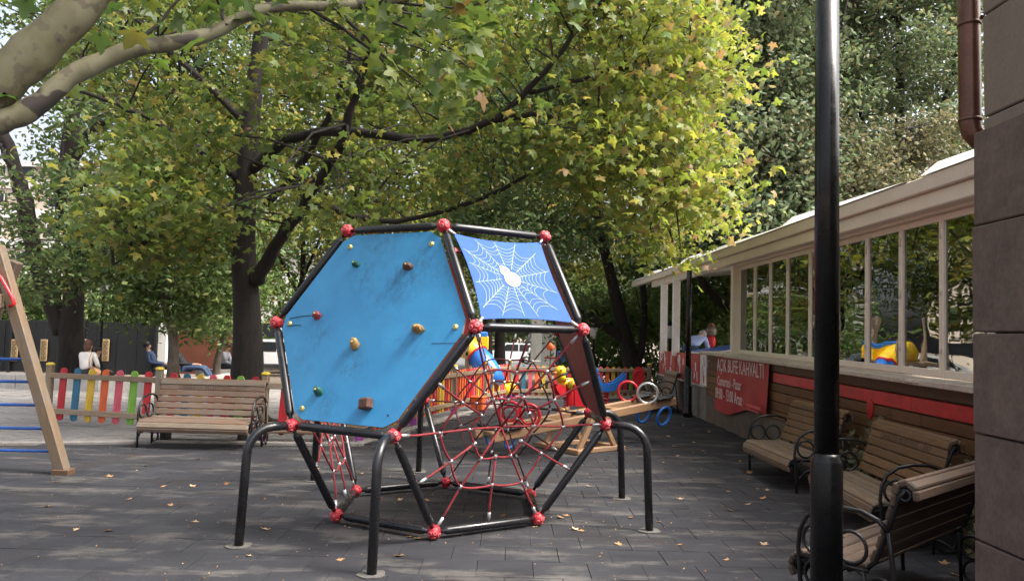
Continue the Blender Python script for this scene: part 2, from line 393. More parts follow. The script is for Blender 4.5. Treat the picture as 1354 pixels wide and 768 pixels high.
M['hair_dark'] = mat('hair_dark', (0.018, 0.013, 0.011), 0.55)
M['hair_grey'] = mat('hair_grey', (0.28, 0.26, 0.25), 0.6)
M['bag_tan'] = mat('bag_tan', (0.42, 0.22, 0.11), 0.6)
M['interior'] = mat('interior_floor', (0.10, 0.085, 0.07), 0.6, kind='World')
M['letter_dark'] = mat('letter_dark', (0.055, 0.042, 0.032), 0.9, bmp=0)
M['letter_white'] = mat('letter_white', (0.72, 0.66, 0.62), 0.6, bmp=0)

# ------------------------------------------------------------------ mesh builder
class MB:
    def __init__(s):
        s.v, s.f, s.m, s.sm = [], [], [], []
    def add(s, vs, fs, mi=0, smooth=False):
        o = len(s.v)
        s.v += [tuple(v) for v in vs]
        for f in fs:
            s.f.append(tuple(i + o for i in f)); s.m.append(mi); s.sm.append(smooth)
        return s
    def box(s, c, d, rot=None, mi=0, bev=0.0):
        hx, hy, hz = d[0] / 2, d[1] / 2, d[2] / 2
        if bev:
            b = min(bev, hx * .9, hy * .9, hz * .9)
            bm = bmesh.new()
            bmesh.ops.create_cube(bm, size=1)
            for v in bm.verts:
                v.co = Vector((v.co.x * d[0], v.co.y * d[1], v.co.z * d[2]))
            bmesh.ops.bevel(bm, geom=list(bm.edges), offset=b, segments=1, affect='EDGES')
            vs = [v.co.copy() for v in bm.verts]
            bm.verts.index_update()
            fs = [tuple(v.index for v in f.verts) for f in bm.faces]
            bm.free()
        else:
            vs = [Vector((x, y, z)) for x in (-hx, hx) for y in (-hy, hy) for z in (-hz, hz)]
            fs = [(0, 1, 3, 2), (4, 6, 7, 5), (0, 4, 5, 1), (2, 3, 7, 6), (0, 2, 6, 4), (1, 5, 7, 3)]
        if rot is not None:
            rm = rot if isinstance(rot, Matrix) else Euler(rot).to_matrix()
            vs = [rm @ v for v in vs]
        c = Vector(c)
        return s.add([v + c for v in vs], fs, mi)
    def tube(s, pts, r, seg=8, mi=0, caps=True, closed=False):
        pts = [Vector(p) for p in pts]
        n = len(pts)
        rs = list(r) if isinstance(r, (list, tuple)) else [r] * n
        vs, fs = [], []
        up = None
        for i, p in enumerate(pts):
            if closed:
                t = pts[(i + 1) % n] - pts[i - 1]
            else:
                t = pts[min(i + 1, n - 1)] - pts[max(i - 1, 0)]
            t = t.normalized() if t.length > 1e-9 else Vector((0, 0, 1))
            if up is None:
                up = Vector((0, 0, 1)) if abs(t.z) < 0.9 else Vector((0, 1, 0))
            u = up - t * up.dot(t)
            if u.length < 1e-6:
                u = t.orthogonal()
            u.normalize()
            up = u
            w = t.cross(u)
            for k in range(seg):
                a = 2 * PI * k / seg
                vs.append(p + (u * math.cos(a) + w * math.sin(a)) * rs[i])
        for i in range(n if closed else n - 1):
            j = (i + 1) % n
            for k in range(seg):
                l = (k + 1) % seg
                fs.append((i * seg + k, i * seg + l, j * seg + l, j * seg + k))
        s.add(vs, fs, mi, True)
        if caps and not closed:
            o = len(s.v) - len(vs)
            s.f.append(tuple(o + k for k in reversed(range(seg)))); s.m.append(mi); s.sm.append(False)
            s.f.append(tuple(o + (n - 1) * seg + k for k in range(seg))); s.m.append(mi); s.sm.append(False)
        return s
    def ring(s, c, rad, r, nrm=(0, 1, 0), n=20, seg=6, mi=0, sx=1.0, a0=0.0, a1=2 * PI):
        nrm = Vector(nrm).normalized()
        u = Vector((0, 0, 1)) if abs(nrm.z) < 0.9 else Vector((1, 0, 0))
        u = (u - nrm * u.dot(nrm)).normalized()
        w = nrm.cross(u)
        full = abs(a1 - a0 - 2 * PI) < 1e-6
        k = n if full else n + 1
        pts = [Vector(c) + (u * math.cos(a0 + (a1 - a0) * i / n) + w * math.sin(a0 + (a1 - a0) * i / n) * sx) * rad for i in range(k)]
        return s.tube(pts, r, seg, mi, closed=full)
    def sphere(s, c, r, mi=0, nu=12, nv=8, sc=(1, 1, 1), rot=None):
        vs, fs = [], []
        rm = Euler(rot).to_matrix() if rot is not None else None
        for j in range(nv + 1):
            th = PI * j / nv
            for i in range(nu):
                ph = 2 * PI * i / nu
                v = Vector((math.sin(th) * math.cos(ph) * sc[0], math.sin(th) * math.sin(ph) * sc[1], math.cos(th) * sc[2])) * r
                if rm: v = rm @ v
                vs.append(v + Vector(c))
        for j in range(nv):
            for i in range(nu):
                k = (i + 1) % nu
                fs.append((j * nu + i, (j + 1) * nu + i, (j + 1) * nu + k, j * nu + k))
        return s.add(vs, fs, mi, True)
    def prism(s, poly, a, b, mi=0, smooth=False):
        """poly: list of Vectors in a plane; extruded by vectors a..b"""
        a, b = Vector(a), Vector(b)
        n = len(poly)
        vs = [Vector(p) + a for p in poly] + [Vector(p) + b for p in poly]
        fs = [tuple(reversed(range(n))), tuple(range(n, 2 * n))]
        s.add(vs, fs, mi)
        o = len(s.v) - 2 * n
        for i in range(n):
            j = (i + 1) % n
            s.f.append((o + i, o + j, o + n + j, o + n + i)); s.m.append(mi); s.sm.append(smooth)
        return s
    def lathe(s, prof, c=(0, 0, 0), seg=16, mi=0, axis=None):
        vs, fs = [], []
        q = Vector(axis).to_track_quat('Z', 'Y').to_matrix() if axis is not None else Matrix.Identity(3)
        for (r, z) in prof:
            for k in range(seg):
                a = 2 * PI * k / seg
                vs.append(q @ Vector((r * math.cos(a), r * math.sin(a), z)) + Vector(c))
        for i in range(len(prof) - 1):
            for k in range(seg):
                l = (k + 1) % seg
                fs.append((i * seg + k, i * seg + l, (i + 1) * seg + l, (i + 1) * seg + k))
        s.add(vs, fs, mi, True)
        o = len(s.v) - len(vs)
        s.f.append(tuple(o + k for k in reversed(range(seg)))); s.m.append(mi); s.sm.append(False)
        s.f.append(tuple(o + (len(prof) - 1) * seg + k for k in range(seg))); s.m.append(mi); s.sm.append(False)
        return s
    def mesh(s, name, mats):
        me = bpy.data.meshes.new(name)
        me.from_pydata(s.v, [], s.f)
        for m in (mats if isinstance(mats, (list, tuple)) else [mats]):
            me.materials.append(m)
        me.polygons.foreach_set('material_index', s.m)
        me.polygons.foreach_set('use_smooth', s.sm)
        me.update()
        return me
    def build(s, name, mats, parent=None, **kw):
        return obj(name, s.mesh(name, mats), parent, **kw)
def obj(name, me, parent=None, loc=None, rot=None, mw=None, label=None):
    o = bpy.data.objects.new(name, me)
    C.objects.link(o)
    if parent is not None:
        o.parent = parent
    if mw is not None:
        o.matrix_local = mw
    if loc is not None:
        o.location = loc
    if rot is not None:
        o.rotation_euler = rot
    if label:
        o['label'] = label
    return o
def thing(name, label, cat, loc=(0, 0, 0), rz=0.0, group=None):
    o = bpy.data.objects.new(name, None)
    o.empty_display_size = 0.2
    C.objects.link(o)
    o.location = loc
    o.rotation_euler = (0, 0, rz)
    return tag(o, label, cat, group)
def tag(o, label, cat, group=None):
    o['label'] = label
    o['category'] = cat
    if group:
        o['group'] = group
    return o
def structure(o):
    o['kind'] = 'structure'
    return o
def stuff(o):
    o['kind'] = 'stuff'
    return o
def copy_tree(o, parent=None):
    c = o.copy()
    C.objects.link(c)
    c.parent = parent
    for ch in list(o.children):
        copy_tree(ch, c)
    return c
def aim(p, q):
    """matrix taking unit +Z to the segment p->q, start at p"""
    p, q = Vector(p), Vector(q)
    d = q - p
    return Matrix.Translation(p) @ d.to_track_quat('Z', 'Y').to_matrix().to_4x4()
def text(s, name, size, mtl, parent, mw, extrude=0.002, align='LEFT', sx=1.0):
    cu = bpy.data.curves.new(name, 'FONT')
    cu.body = s
    cu.size = size
    cu.extrude = extrude
    cu.align_x = align
    cu.resolution_u = 2
    cu.materials.append(mtl)
    tmp = bpy.data.objects.new(name, cu)
    C.objects.link(tmp)
    dg = bpy.context.evaluated_depsgraph_get()
    me = bpy.data.meshes.new_from_object(tmp.evaluated_get(dg))
    bpy.data.objects.remove(tmp)
    me.name = name
    return obj(name, me, parent, mw=mw @ Matrix.Diagonal((sx, 1, 1, 1)))

# ------------------------------------------------------------------ the ground
def sheet(name, m, x0, x1, ys, z):
    b = MB()
    vs, fs = [], []
    for y in ys:
        for x in (x0, x1):
            vs.append((x, y, gz(y) + z))
    for i in range(len(ys) - 1):
        fs.append((2 * i, 2 * i + 1, 2 * i + 3, 2 * i + 2))
    b.add(vs, fs)
    return structure(b.build(name, m))
sheet('ground', M['earth'], -700, 700, [-300, 0, 10, 18, 30, 45, 75, 300, 900], -0.055)
sheet('road', M['asphalt'], -120, 120, [46, 60, 75, 92], -0.045)

# edge of the rubber surface, from left to right, then back along the oblique fence
EDGE = [(-14, 9.7), (-6.76, 10.15), (-5.2, 10.55), (-3.5, 10.75), (-2.1, 10.9), (-1.05, 14.6), (0.35, 19.9), (4.2, 20.6)]
def rubber_limit(x):
    for (x0, y0), (x1, y1) in zip(EDGE, EDGE[1:]):
        if x0 <= x <= x1:
            return y0 + (y1 - y0) * (x - x0) / (x1 - x0)
    return 9.7 if x < -14 else 20.6
b = MB()
poly = [(-14, -6), (4.2, -6)] + [(x, y) for x, y in reversed(EDGE)]
b.add([(x, y, -0.014) for x, y in poly], [tuple(range(len(poly)))])
rub = structure(b.build('rubber_ground', M['joint_dirt']))
TX, TY, GAP, TH = 0.395, 0.365, 0.0030, 0.014
def tile_mesh():
    mb = MB()
    x, y, ch = (TX - GAP) / 2, (TY - GAP) / 2, 0.0022
    vs = [(-x, -y, -TH), (x, -y, -TH), (x, y, -TH), (-x, y, -TH), (-x, -y, -ch), (x, -y, -ch), (x, y, -ch), (-x, y, -ch),
          (-x + ch, -y + ch, 0), (x - ch, -y + ch, 0), (x - ch, y - ch, 0), (-x + ch, y - ch, 0)]
    fs = [(8, 9, 10, 11)]
    for i in range(4):
        j = (i + 1) % 4
        fs += [(i, j, 4 + j, 4 + i), (4 + i, 4 + j, 8 + j, 8 + i)]
    return mb.add(vs, fs)
tile_mb = tile_mesh()
tile_me = tile_mb.mesh('tile', M['rubber'])
cells = []
row = 0
y = 1.0
while y < 20.8:
    off = TX / 2 if row % 2 else 0.0
    k = -36
    while k < 14:
        x = k * TX + off
        if rubber_limit(x) > y + TY * 0.3 and x < 4.1:
            cells.append((x, y))
        k += 1
    row += 1
    y += TY
def inview(x, y, z=0.0):
    d = y * cp + (z - CAMH) * sp
    if d < 0.3:
        return None
    v = (-y * sp + (z - CAMH) * cp) / d
    u = x / d
    px, py = 677 + F * (cr * u - sr * v), 384 - F * (sr * u + cr * v)
    return px, py
vis, rest = [], []
for c in cells:
    p = inview(*c)
    if p and -20 < p[0] < 1300 and p[1] < 790:
        vis.append(c)
    else:
        rest.append(c)
vis.sort(key=lambda c: c[0] ** 2 + c[1] ** 2)
single, rest = vis[:298], rest + vis[298:]
rt = random.Random(3)
for (x, y) in single:
    t = obj('tile', tile_me, rub, loc=(x + rt.uniform(-.0015, .0015), y + rt.uniform(-.0015, .0015), rt.uniform(-.0025, .0008)), rot=(rt.uniform(-.004, .004), rt.uniform(-.004, .004), rt.uniform(-.004, .004)))
mb = MB()
for (x, y) in rest:
    dz = rt.uniform(-.0035, .0012)
    mb.add([(vx + x, vy + y, vz + dz) for vx, vy, vz in tile_mb.v], tile_mb.f)
stuff(mb.build('tile_field', M['rubber'], rub))

# pavers behind the rubber (left) - clay/concrete blocks in stretcher bond
b = MB()
poly = [(-20, 9.6)] + EDGE[1:7] + [(0.35, 24), (-20, 26)]
vs = [(x, y, gz(y) - 0.026) for x, y in poly]
b.add(vs, [tuple(range(len(vs)))])
pav = structure(b.build('paving', M['paver_base']))
mb = MB()
row = 0
y = 10.0
pg = M['paver']
while y < 21:
    x = -14.0 + (0.11 if row % 2 else 0)
    step = 0.21 if y < 15 else 0.42
    while x < 0.3:
        if y > rubber_limit(x) + 0.22 and abs(x + 4.7) + abs(y - 13.5) > 0.7:
            z = gz(y) + rt.uniform(-.004, .004)
            a, c_ = step / 2 - 0.005, 0.045 if y < 15 else 0.095
            vs = [(x - a, y - c_, z - 0.03), (x + a, y - c_, z - 0.03), (x + a, y + c_, z - 0.03), (x - a, y + c_, z - 0.03),
                  (x - a, y - c_, z), (x + a, y - c_, z), (x + a, y + c_, z), (x - a, y + c_, z)]
            mb.add(vs, [(4, 5, 6, 7), (0, 1, 5, 4), (1, 2, 6, 5), (3, 0, 4, 7)])
        x += step
    y += 0.1 if y < 15 else 0.2
    row += 1
stuff(mb.build('paver_field', M['paver'], pav))
# kerb stones along the edge
kerb = structure(bpy.data.objects.new('kerb', None)); C.objects.link(kerb)
for (x0, y0), (x1, y1) in zip(EDGE[:-1], EDGE[1:]):
    n = max(1, int(math.hypot(x1 - x0, y1 - y0) / 0.9))
    for i in range(n):
        p = Vector((x0 + (x1 - x0) * (i + .5) / n, y0 + (y1 - y0) * (i + .5) / n, 0))
        d = Vector((x1 - x0, y1 - y0, 0))
        nrm = Vector((-d.y, d.x, 0)).normalized()
        p += nrm * 0.10
        m_ = MB().box((0, 0, 0), (d.length / n - 0.012, 0.13, 0.12), bev=0.012)
        m_.build('kerb_stone', M['kerb'], kerb, loc=(p.x, p.y, gz(p.y) - 0.035 + rt.uniform(-.004, .004)), rot=(0, 0, math.atan2(d.y, d.x)))

# ------------------------------------------------------------------ climbing frame (truncated octahedron, 1 m edges)
CX, CY, CTH = -0.6097, 7.0705, 0.5623
HZ = math.sqrt(6) / 3
def lev(angles, r, k):
    return [Vector((r * math.cos(R(a)), r * math.sin(R(a)), 0.06 + HZ * k)) for a in angles]
A1 = [-169.107, -130.893, -49.107, -10.893, 70.893, 109.107]
A2 = [-109.107, -70.893, 10.893, 49.107, 130.893, 169.107]
A0 = [-120, -60, 0, 60, 120, 180]
RR = math.sqrt(7 / 3)
L0, L1, L2, L3 = lev(A0, 1, 0), lev(A1, RR, 1), lev(A2, RR, 2), lev(A0, 1, 3)
VERT = L0 + L1 + L2 + L3
frame = thing('climbing_frame', 'black tubular climbing frame with red ball joints, blue climbing wall and rope nets', 'climbing frame', (CX, CY, 0), CTH)
_rot = Matrix.Rotation(-CTH, 3, 'Z')
def to_frame(p):
    return _rot @ (Vector(p) - Vector((CX, CY, 0)))
tube_me = MB().lathe([(0.016, 0.04), (0.016, 0.085), (0.024, 0.092), (0.0325, 0.115), (0.0325, 0.885), (0.024, 0.908), (0.016, 0.915), (0.016, 0.96)], seg=14).mesh('tube', M['black_paint'])
def joint_mesh():
    mb = MB()
    mb.sphere((0, 0, 0), 0.054, 0, 14, 10)
    dirs = [(0, 0, 1), (0, 0, -1)] + [(math.cos(a) * .8, math.sin(a) * .8, z) for z in (.55, -.55) for a in (0.2, 1.3, 2.3, 3.4, 4.4, 5.4)]
    for d in dirs:
        d = Vector(d).normalized()
        mb.lathe([(0.019, 0.044), (0.019, 0.055), (0.014, 0.056)], seg=8, mi=1 if d.z > 0.3 else 0, axis=d)
        mb.lathe([(0.006, 0.0555), (0.006, 0.0575)], seg=6, mi=2, axis=d)
    return mb.mesh('joint', [M['red_joint'], M['pale_red'], M['black_rubber']])
joint_me = joint_mesh()
edges = [(i, j) for i in range(24) for j in range(i) if abs((VERT[i] - VERT[j]).length - 1) < 0.01]
for i, j in edges:
    obj('tube', tube_me, frame, mw=aim(VERT[i], VERT[j]))
for k, v in enumerate(VERT):
    d = v - Vector((0, 0, 1.28))
    obj('joint', joint_me, frame, mw=Matrix.Translation(v) @ d.to_track_quat('Z', 'Y').to_matrix().to_4x4() @ Matrix.Rotation(k * 0.7, 4, 'Z'))
# legs: out from the six knuckles of the second layer, bent down to the ground
for v in L1:
    u = Vector((v.x, v.y, 0)).normalized()
    e, br = 0.36, 0.20
    pts = [v + u * 0.05, v + u * (e - br)]
    for k in range(1, 7):
        a = PI / 2 * k / 6
        pts.append(v + u * (e - br + br * math.sin(a)) - Vector((0, 0, br * (1 - math.cos(a)))))
    foot = v + u * (e + 0.03)
    pts.append(Vector((foot.x, foot.y, -0.01)))
    lg = MB().tube(pts, 0.034, 14).build('leg', M['black_paint'], frame)
    pm = MB()
    pl = [Vector((math.cos(2 * PI * k / 14) * 0.10 * (1 + 0.12 * math.sin(k * 2.3)), math.sin(2 * PI * k / 14) * 0.09 * (1 + 0.1 * math.cos(k * 1.7)), 0)) for k in range(14)]
    pm.prism(pl, (0, 0, 0.001), (0, 0, 0.007))
    pm.build('foot_plate', M['foot_plate'], lg, loc=(foot.x, foot.y, 0))

def panel_poly(vs, inset, cut):
    c = sum(vs, Vector()) / len(vs)
    out = []
    n = len(vs)
    ins = [c + (v - c) * (1 - inset) for v in vs]
    for i in range(n):
        a, p, q = ins[i - 1], ins[i], ins[(i + 1) % n]
        out += [p + (a - p).normalized() * cut, p + (q - p).normalized() * cut]
    return out
def plane_of(vs):
    c = sum(vs, Vector()) / len(vs)
    n = (vs[1] - vs[0]).cross(vs[2] - vs[0]).normalized()
    if n.dot(c - Vector((0, 0, 1.28))) < 0:
        n = -n
    return c, n
def hexpanel(name, vs, m, lab, edge):
    c, n = plane_of(vs)
    pl = panel_poly(vs, 0.062, 0.07)
    if (pl[1] - pl[0]).cross(pl[2] - pl[0]).dot(n) < 0:
        pl.reverse()
    mb = MB()
    mb.prism(pl, n * -0.010, n * 0.010)
    mb.m = [0, 0] + [1] * (len(mb.m) - 2)
    return mb.build(name, [m, edge], frame, label=lab), c, n
blue_vs = [L3[5], L3[0], L2[0], L1[1], L1[0], L2[5]]
bc, bn = plane_of(blue_vs)
def on_blue(px, py, lift=0.0):
    O2 = to_frame(O)
    d = _rot @ ray(px, py)
    p0 = bc + bn * (0.010 + lift)
    return O2 + d * ((p0 - O2).dot(bn) / d.dot(bn))
SCUFFS = [(*on_blue(px, py), r_, k_) for px, py, r_, k_ in ((535, 372, .22, .9), (478, 368, .16, .6), (500, 330, .30, .5), (465, 480, .20, .7), (560, 345, .25, .5), (425, 440, .18, .5), (545, 455, .2, .45), (590, 360, .22, .4), (430, 535, .22, .4), (500, 400, .35, .3), (400, 480, .25, .35))]
M['blue_panel'] = blue_panel()
blue, bc, bn = hexpanel('climbing_wall', blue_vs, M['blue_panel'], 'blue painted hexagonal climbing wall panel', M['edge_ply'])
hexpanel('hexagon_panel', [L3[1], L3[2], L2[2], L1[3], L1[2], L2[1]], M['red_panel'], 'dark red hexagonal panel on the right', M['edge_ply'])
hexpanel('hexagon_panel', [L3[3], L3[4], L2[4], L1[5], L1[4], L2[3]], M['red_panel'], 'dark red hexagonal panel at the back', M['edge_ply'])
bu = (L3[0] - L3[5]).normalized()
bv = bn.cross(bu)
BF = Matrix((bu, bv, bn)).transposed()
def hold(px, py, kind, w, h, dep):
    p = on_blue(px, py)
    mb = MB()
    rr = random.Random(px)
    if kind == 'cube':
        mb.box((0, 0, dep / 2), (w, h, dep), rot=(0.12, -0.1, 0.12), bev=0.012)
    else:
        # a knobbly lump with a lip on top
        n = 12
        prof = [(1.0, 0.0), (1.02, 0.25), (0.85, 0.6), (0.55, 0.92), (0.2, 1.0)]
        vs, fs = [], []
        for i, (r_, z_) in enumerate(prof):
            for k in range(n):
                a = 2 * PI * k / n
                wob = 1 + rr.uniform(-.14, .14)
                sq = 0.75 if math.sin(a) < 0 and kind == 'wedge' else 1.0
                vs.append((math.cos(a) * w / 2 * r_ * wob, math.sin(a) * h / 2 * r_ * wob * sq + (0.35 * h * z_ * (1 if kind != 'wedge' else 0.6)), z_ * dep))
        for i in range(len(prof) - 1):
            for k in range(n):
                l = (k + 1) % n
                fs.append((i * n + k, i * n + l, (i + 1) * n + l, (i + 1) * n + k))
        fs.append(tuple((len(prof) - 1) * n + k for k in range(n)))
        mb.add(vs, fs, 0, kind == 'round')
        mb.lathe([(0.008, dep * 0.7), (0.008, dep * 1.06)], c=(0, h * 0.2, 0), seg=8, mi=1)
    return mb, Matrix.Translation(p) @ BF.to_4x4()
for (px, py, kind, w, h, dep, m_, lab) in [
        (471, 351, 'wedge', 0.075, 0.055, 0.05, 'hold_green', 'dark green climbing hold'),
        (540, 354, 'wedge', 0.095, 0.07, 0.05, 'hold_brown', 'brown climbing hold'),
        (420, 419, 'wedge', 0.085, 0.075, 0.05, 'hold_red', 'dull red triangular climbing hold'),
        (554, 437, 'wedge', 0.11, 0.07, 0.07, 'hold_ochre', 'ochre climbing hold with a lip'),
        (470, 457, 'round', 0.085, 0.085, 0.06, 'hold_ochre', 'round ochre climbing hold'),
        (422, 519, 'round', 0.085, 0.065, 0.06, 'hold_green', 'green climbing hold'),
        (487, 535, 'cube', 0.105, 0.085, 0.07, 'hold_brown', 'brown square climbing hold')]:
    mb, mw = hold(px, py, kind, w, h, dep)
    mb.build('climbing_hold', [M[m_], M['brass']], blue, mw=mw, label=lab)
bolt_me = MB().lathe([(0.024, 0.0), (0.024, 0.006), (0.018, 0.016), (0.010, 0.022)], seg=10).lathe([(0.006, 0.022), (0.006, 0.024)], seg=6, mi=1).mesh('bolt', [M['brass'], M['black_rubber']])
for (px, py) in [(463.5, 327), (571, 323), (602.5, 432.5), (383.5, 428), (400, 540)]:
    obj('bolt', bolt_me, blue, mw=Matrix.Translation(on_blue(px, py)) @ BF.to_4x4())
MB().lathe([(0.009, 0.0), (0.009, 0.001)], seg=8).build('bolt_hole', M['black_rubber'], blue, mw=Matrix.Translation(on_blue(513, 549, 0.0008)) @ BF.to_4x4())
MB().tube([on_blue(571, 454, 0.0), on_blue(603, 453.5, 0.0)], 0.0025, 5).build('panel_crack', M['black_rubber'], blue)
for a, c_ in (((383, 421), (412, 417)), ((383, 431), (398, 430))):
    MB().tube([on_blue(*a, 0.003), on_blue((a[0] + c_[0]) / 2, (a[1] + c_[1]) / 2 - 1, 0.004), on_blue(*c_, 0.003)], 0.003, 5).build('wire', M['iron'], blue)
# the printed cloth with the spider web
wq = [L3[0], L3[1], L2[1], L2[0]]
wc, wnrm = plane_of(wq)
def wpt(u, v, lift=0.0):
    # u,v in -1..1 ; concave edges
    k = 0.86
    cu, cv = 1 - 0.075 * (1 - v * v), 1 - 0.075 * (1 - u * u)
    uu, vv = u * cu, v * cv
    a = (1 - uu) / 2
    c_ = (1 - vv) / 2
    top = wq[0].lerp(wq[1], 1 - a)
    bot = wq[3].lerp(wq[2], 1 - a)
    p = top.lerp(bot, c_)
    return wc + (p - wc) * k + wnrm * (lift + 0.012 * (u * u - v * v))
n = 20
mb = MB()
vs = [wpt(-1 + 2 * i / n, -1 + 2 * j / n, s_) for s_ in (0.0, -0.004) for j in range(n + 1) for i in range(n + 1)]
fs = []
o1 = (n + 1) ** 2
for j in range(n):
    for i in range(n):
        a = j * (n + 1) + i
        fs += [(a, a + 1, a + n + 2, a + n + 1), (o1 + a, o1 + a + n + 1, o1 + a + n + 2, o1 + a + 1)]
mb.add(vs, fs, 0, True)
cloth = mb.build('web_banner', M['web_cloth'], frame, label='light blue cloth square printed with a white spider web')
mb = MB()
def strip(pts, w, mb, lift=0.004):
    P3 = [wpt(u, v, lift) for u, v in pts]
    L_, Rr = [], []
    for i, p in enumerate(P3):
        t = (P3[min(i + 1, len(P3) - 1)] - P3[max(i - 1, 0)]).normalized()
        s_ = t.cross(wnrm)
        L_.append(p + s_ * w / 2); Rr.append(p - s_ * w / 2)
    m_ = len(P3)
    mb.add(L_ + Rr, [(i, i + 1, m_ + i + 1, m_ + i) for i in range(m_ - 1)])
NR = 14
hub = (-0.08, -0.02)
def webpt(a, f):
    d = (math.cos(a), math.sin(a))
    t = min((0.95 - hub[0] * (1 if d[0] > 0 else -1)) / max(abs(d[0]), 1e-4), (0.95 - hub[1] * (1 if d[1] > 0 else -1)) / max(abs(d[1]), 1e-4), 1.12)
    return (hub[0] + d[0] * t * f, hub[1] + d[1] * t * f)
wr = random.Random(5)
angs = [2 * PI * k / NR + wr.uniform(-.08, .08) + 0.2 for k in range(NR)]
for a in angs:
    strip([webpt(a, f) for f in (0.24, 0.5, 0.75, 1.0)], 0.0042, mb)
for f in (0.32, 0.41, 0.50, 0.59, 0.69, 0.80, 0.92):
    for k in range(NR):
        a, c_ = angs[k], angs[(k + 1) % NR] + (2 * PI if k == NR - 1 else 0)
        if wr.random() < 0.08:
            continue
        p, q = webpt(a, f), webpt(c_, f)
        pts = []
        for t in (0, .25, .5, .75, 1):
            x, y_ = p[0] + (q[0] - p[0]) * t, p[1] + (q[1] - p[1]) * t
            s_ = 1 - 0.16 * 4 * t * (1 - t) * 0.75
            pts.append((hub[0] + (x - hub[0]) * s_, hub[1] + (y_ - hub[1]) * s_))
        strip(pts, 0.0030, mb, 0.0046)
mb.build('web_print', M['web_line'], cloth)
def blob(cx, cy, rx, ry, rot, lift):
    pts = []
    for k in range(24):
        a = 2 * PI * k / 24
        x, y_ = math.cos(a) * rx, math.sin(a) * ry
        pts.append(wpt(cx + x * math.cos(rot) - y_ * math.sin(rot), cy + x * math.sin(rot) + y_ * math.cos(rot), lift))
    return pts
mb = MB()
for (args, l_) in (((-0.03, -0.05, 0.18, 0.20, -0.9), 0.0060), ((-0.15, 0.15, 0.10, 0.125, -0.9), 0.0068), ((-0.19, 0.25, 0.05, 0.045, 0), 0.0076)):
    mb.add(blob(*args, l_), [tuple(range(24))])
mb.build('spider_print', M['white_print'], cloth)
for (u, v), tgt in (((-.97, .97), wq[0]), ((.97, .97), wq[1]), ((.97, -.97), wq[2]), ((-.97, -.97), wq[3])):
    p = wpt(u, v)
    MB().tube([p, p.lerp(tgt, 0.85)], [0.014, 0.009], 6).build('strap', M['steel'], frame)
# rope nets in the three lower hexagons
def net(vs, seed, lab, rope='rope', rad_=0.0095):
    rr = random.Random(seed)
    c, nrm = plane_of(vs)
    root = MB()
    ctr = c - nrm * 0.05 + Vector((rr.uniform(-.04, .04), rr.uniform(-.04, .04), 0))
    ends = []
    for i in range(6):
        ends.append(vs[i])
        ends.append((vs[i] + vs[(i + 1) % 6]) / 2)
    def rad(k, f):
        e = ends[k % 12]
        p = ctr.lerp(e, f)
        jit = jitter[(k % 12, round(f, 2))] if (k % 12, round(f, 2)) in jitter else Vector()
        return p + jit - nrm * 0.03 * math.sin(PI * f) + Vector((0, 0, -0.02 * math.sin(PI * f)))
    jitter = {(k, f): Vector((rr.uniform(-.008, .008), rr.uniform(-.008, .008), rr.uniform(-.008, .008))) for k in range(12) for f in (0.3, 0.58, 0.8)}
    first = None
    fr = 0.3
    lines = []
    for k in range(12):
        f1 = 0.93 if k % 2 == 0 else 0.95
        inner = fr if k % 2 else 0.02
        pts = [rad(k, f) for f in ([0.0, 0.3] if k % 2 == 0 else [0.3]) + [0.58, 0.8]] + [ctr.lerp(ends[k], f1)]
        lines.append(pts)
    for f in (0.3, 0.58):
        for k in range(12):
            p, q = rad(k, f), rad(k + 1, f)
            out_ = ((p + q) / 2 - ctr) * 0.035          # the rings are pulled almost round
            lines.append([p.lerp(q, t_) + out_ * 4 * t_ * (1 - t_) for t_ in (0, .25, .5, .75, 1)])
    nt_ = bpy.data.objects.new('rope_net', None); C.objects.link(nt_); nt_.parent = frame; nt_['label'] = lab
    for pts in lines:
        MB().tube(pts, rad_, 7).build('rope', M[rope], nt_)
    for k in range(12):
        e = ends[k]
        p, q = ctr.lerp(e, 0.80), ctr.lerp(e, 0.955)
        p = rad(k, 0.8).lerp(ctr.lerp(e, .93), 0.5)
        MB().tube([p, p.lerp(q, .6), q], [0.014, 0.014, 0.008], 8).build('clamp', M['steel'], nt_)
        for f in (0.3, 0.58):
            p = rad(k, f)
            d = (ends[k] - ctr).normalized()
            MB().tube([p - d * .018, p + d * .018], 0.0135, 8).build('clamp', M['steel'], nt_)
net([L2[0], L2[1], L1[2], L0[1], L0[0], L1[1]], 1, 'front rope net like a spider web')
net([L0[2], L0[3], L1[4], L2[3], L2[2], L1[3]], 2, 'back rope net with shade put into its rope colour', 'rope_shaded', 0.0085)
net([L0[4], L0[5], L1[0], L2[5], L2[4], L1[5]], 3, 'left rope net seen edge on')

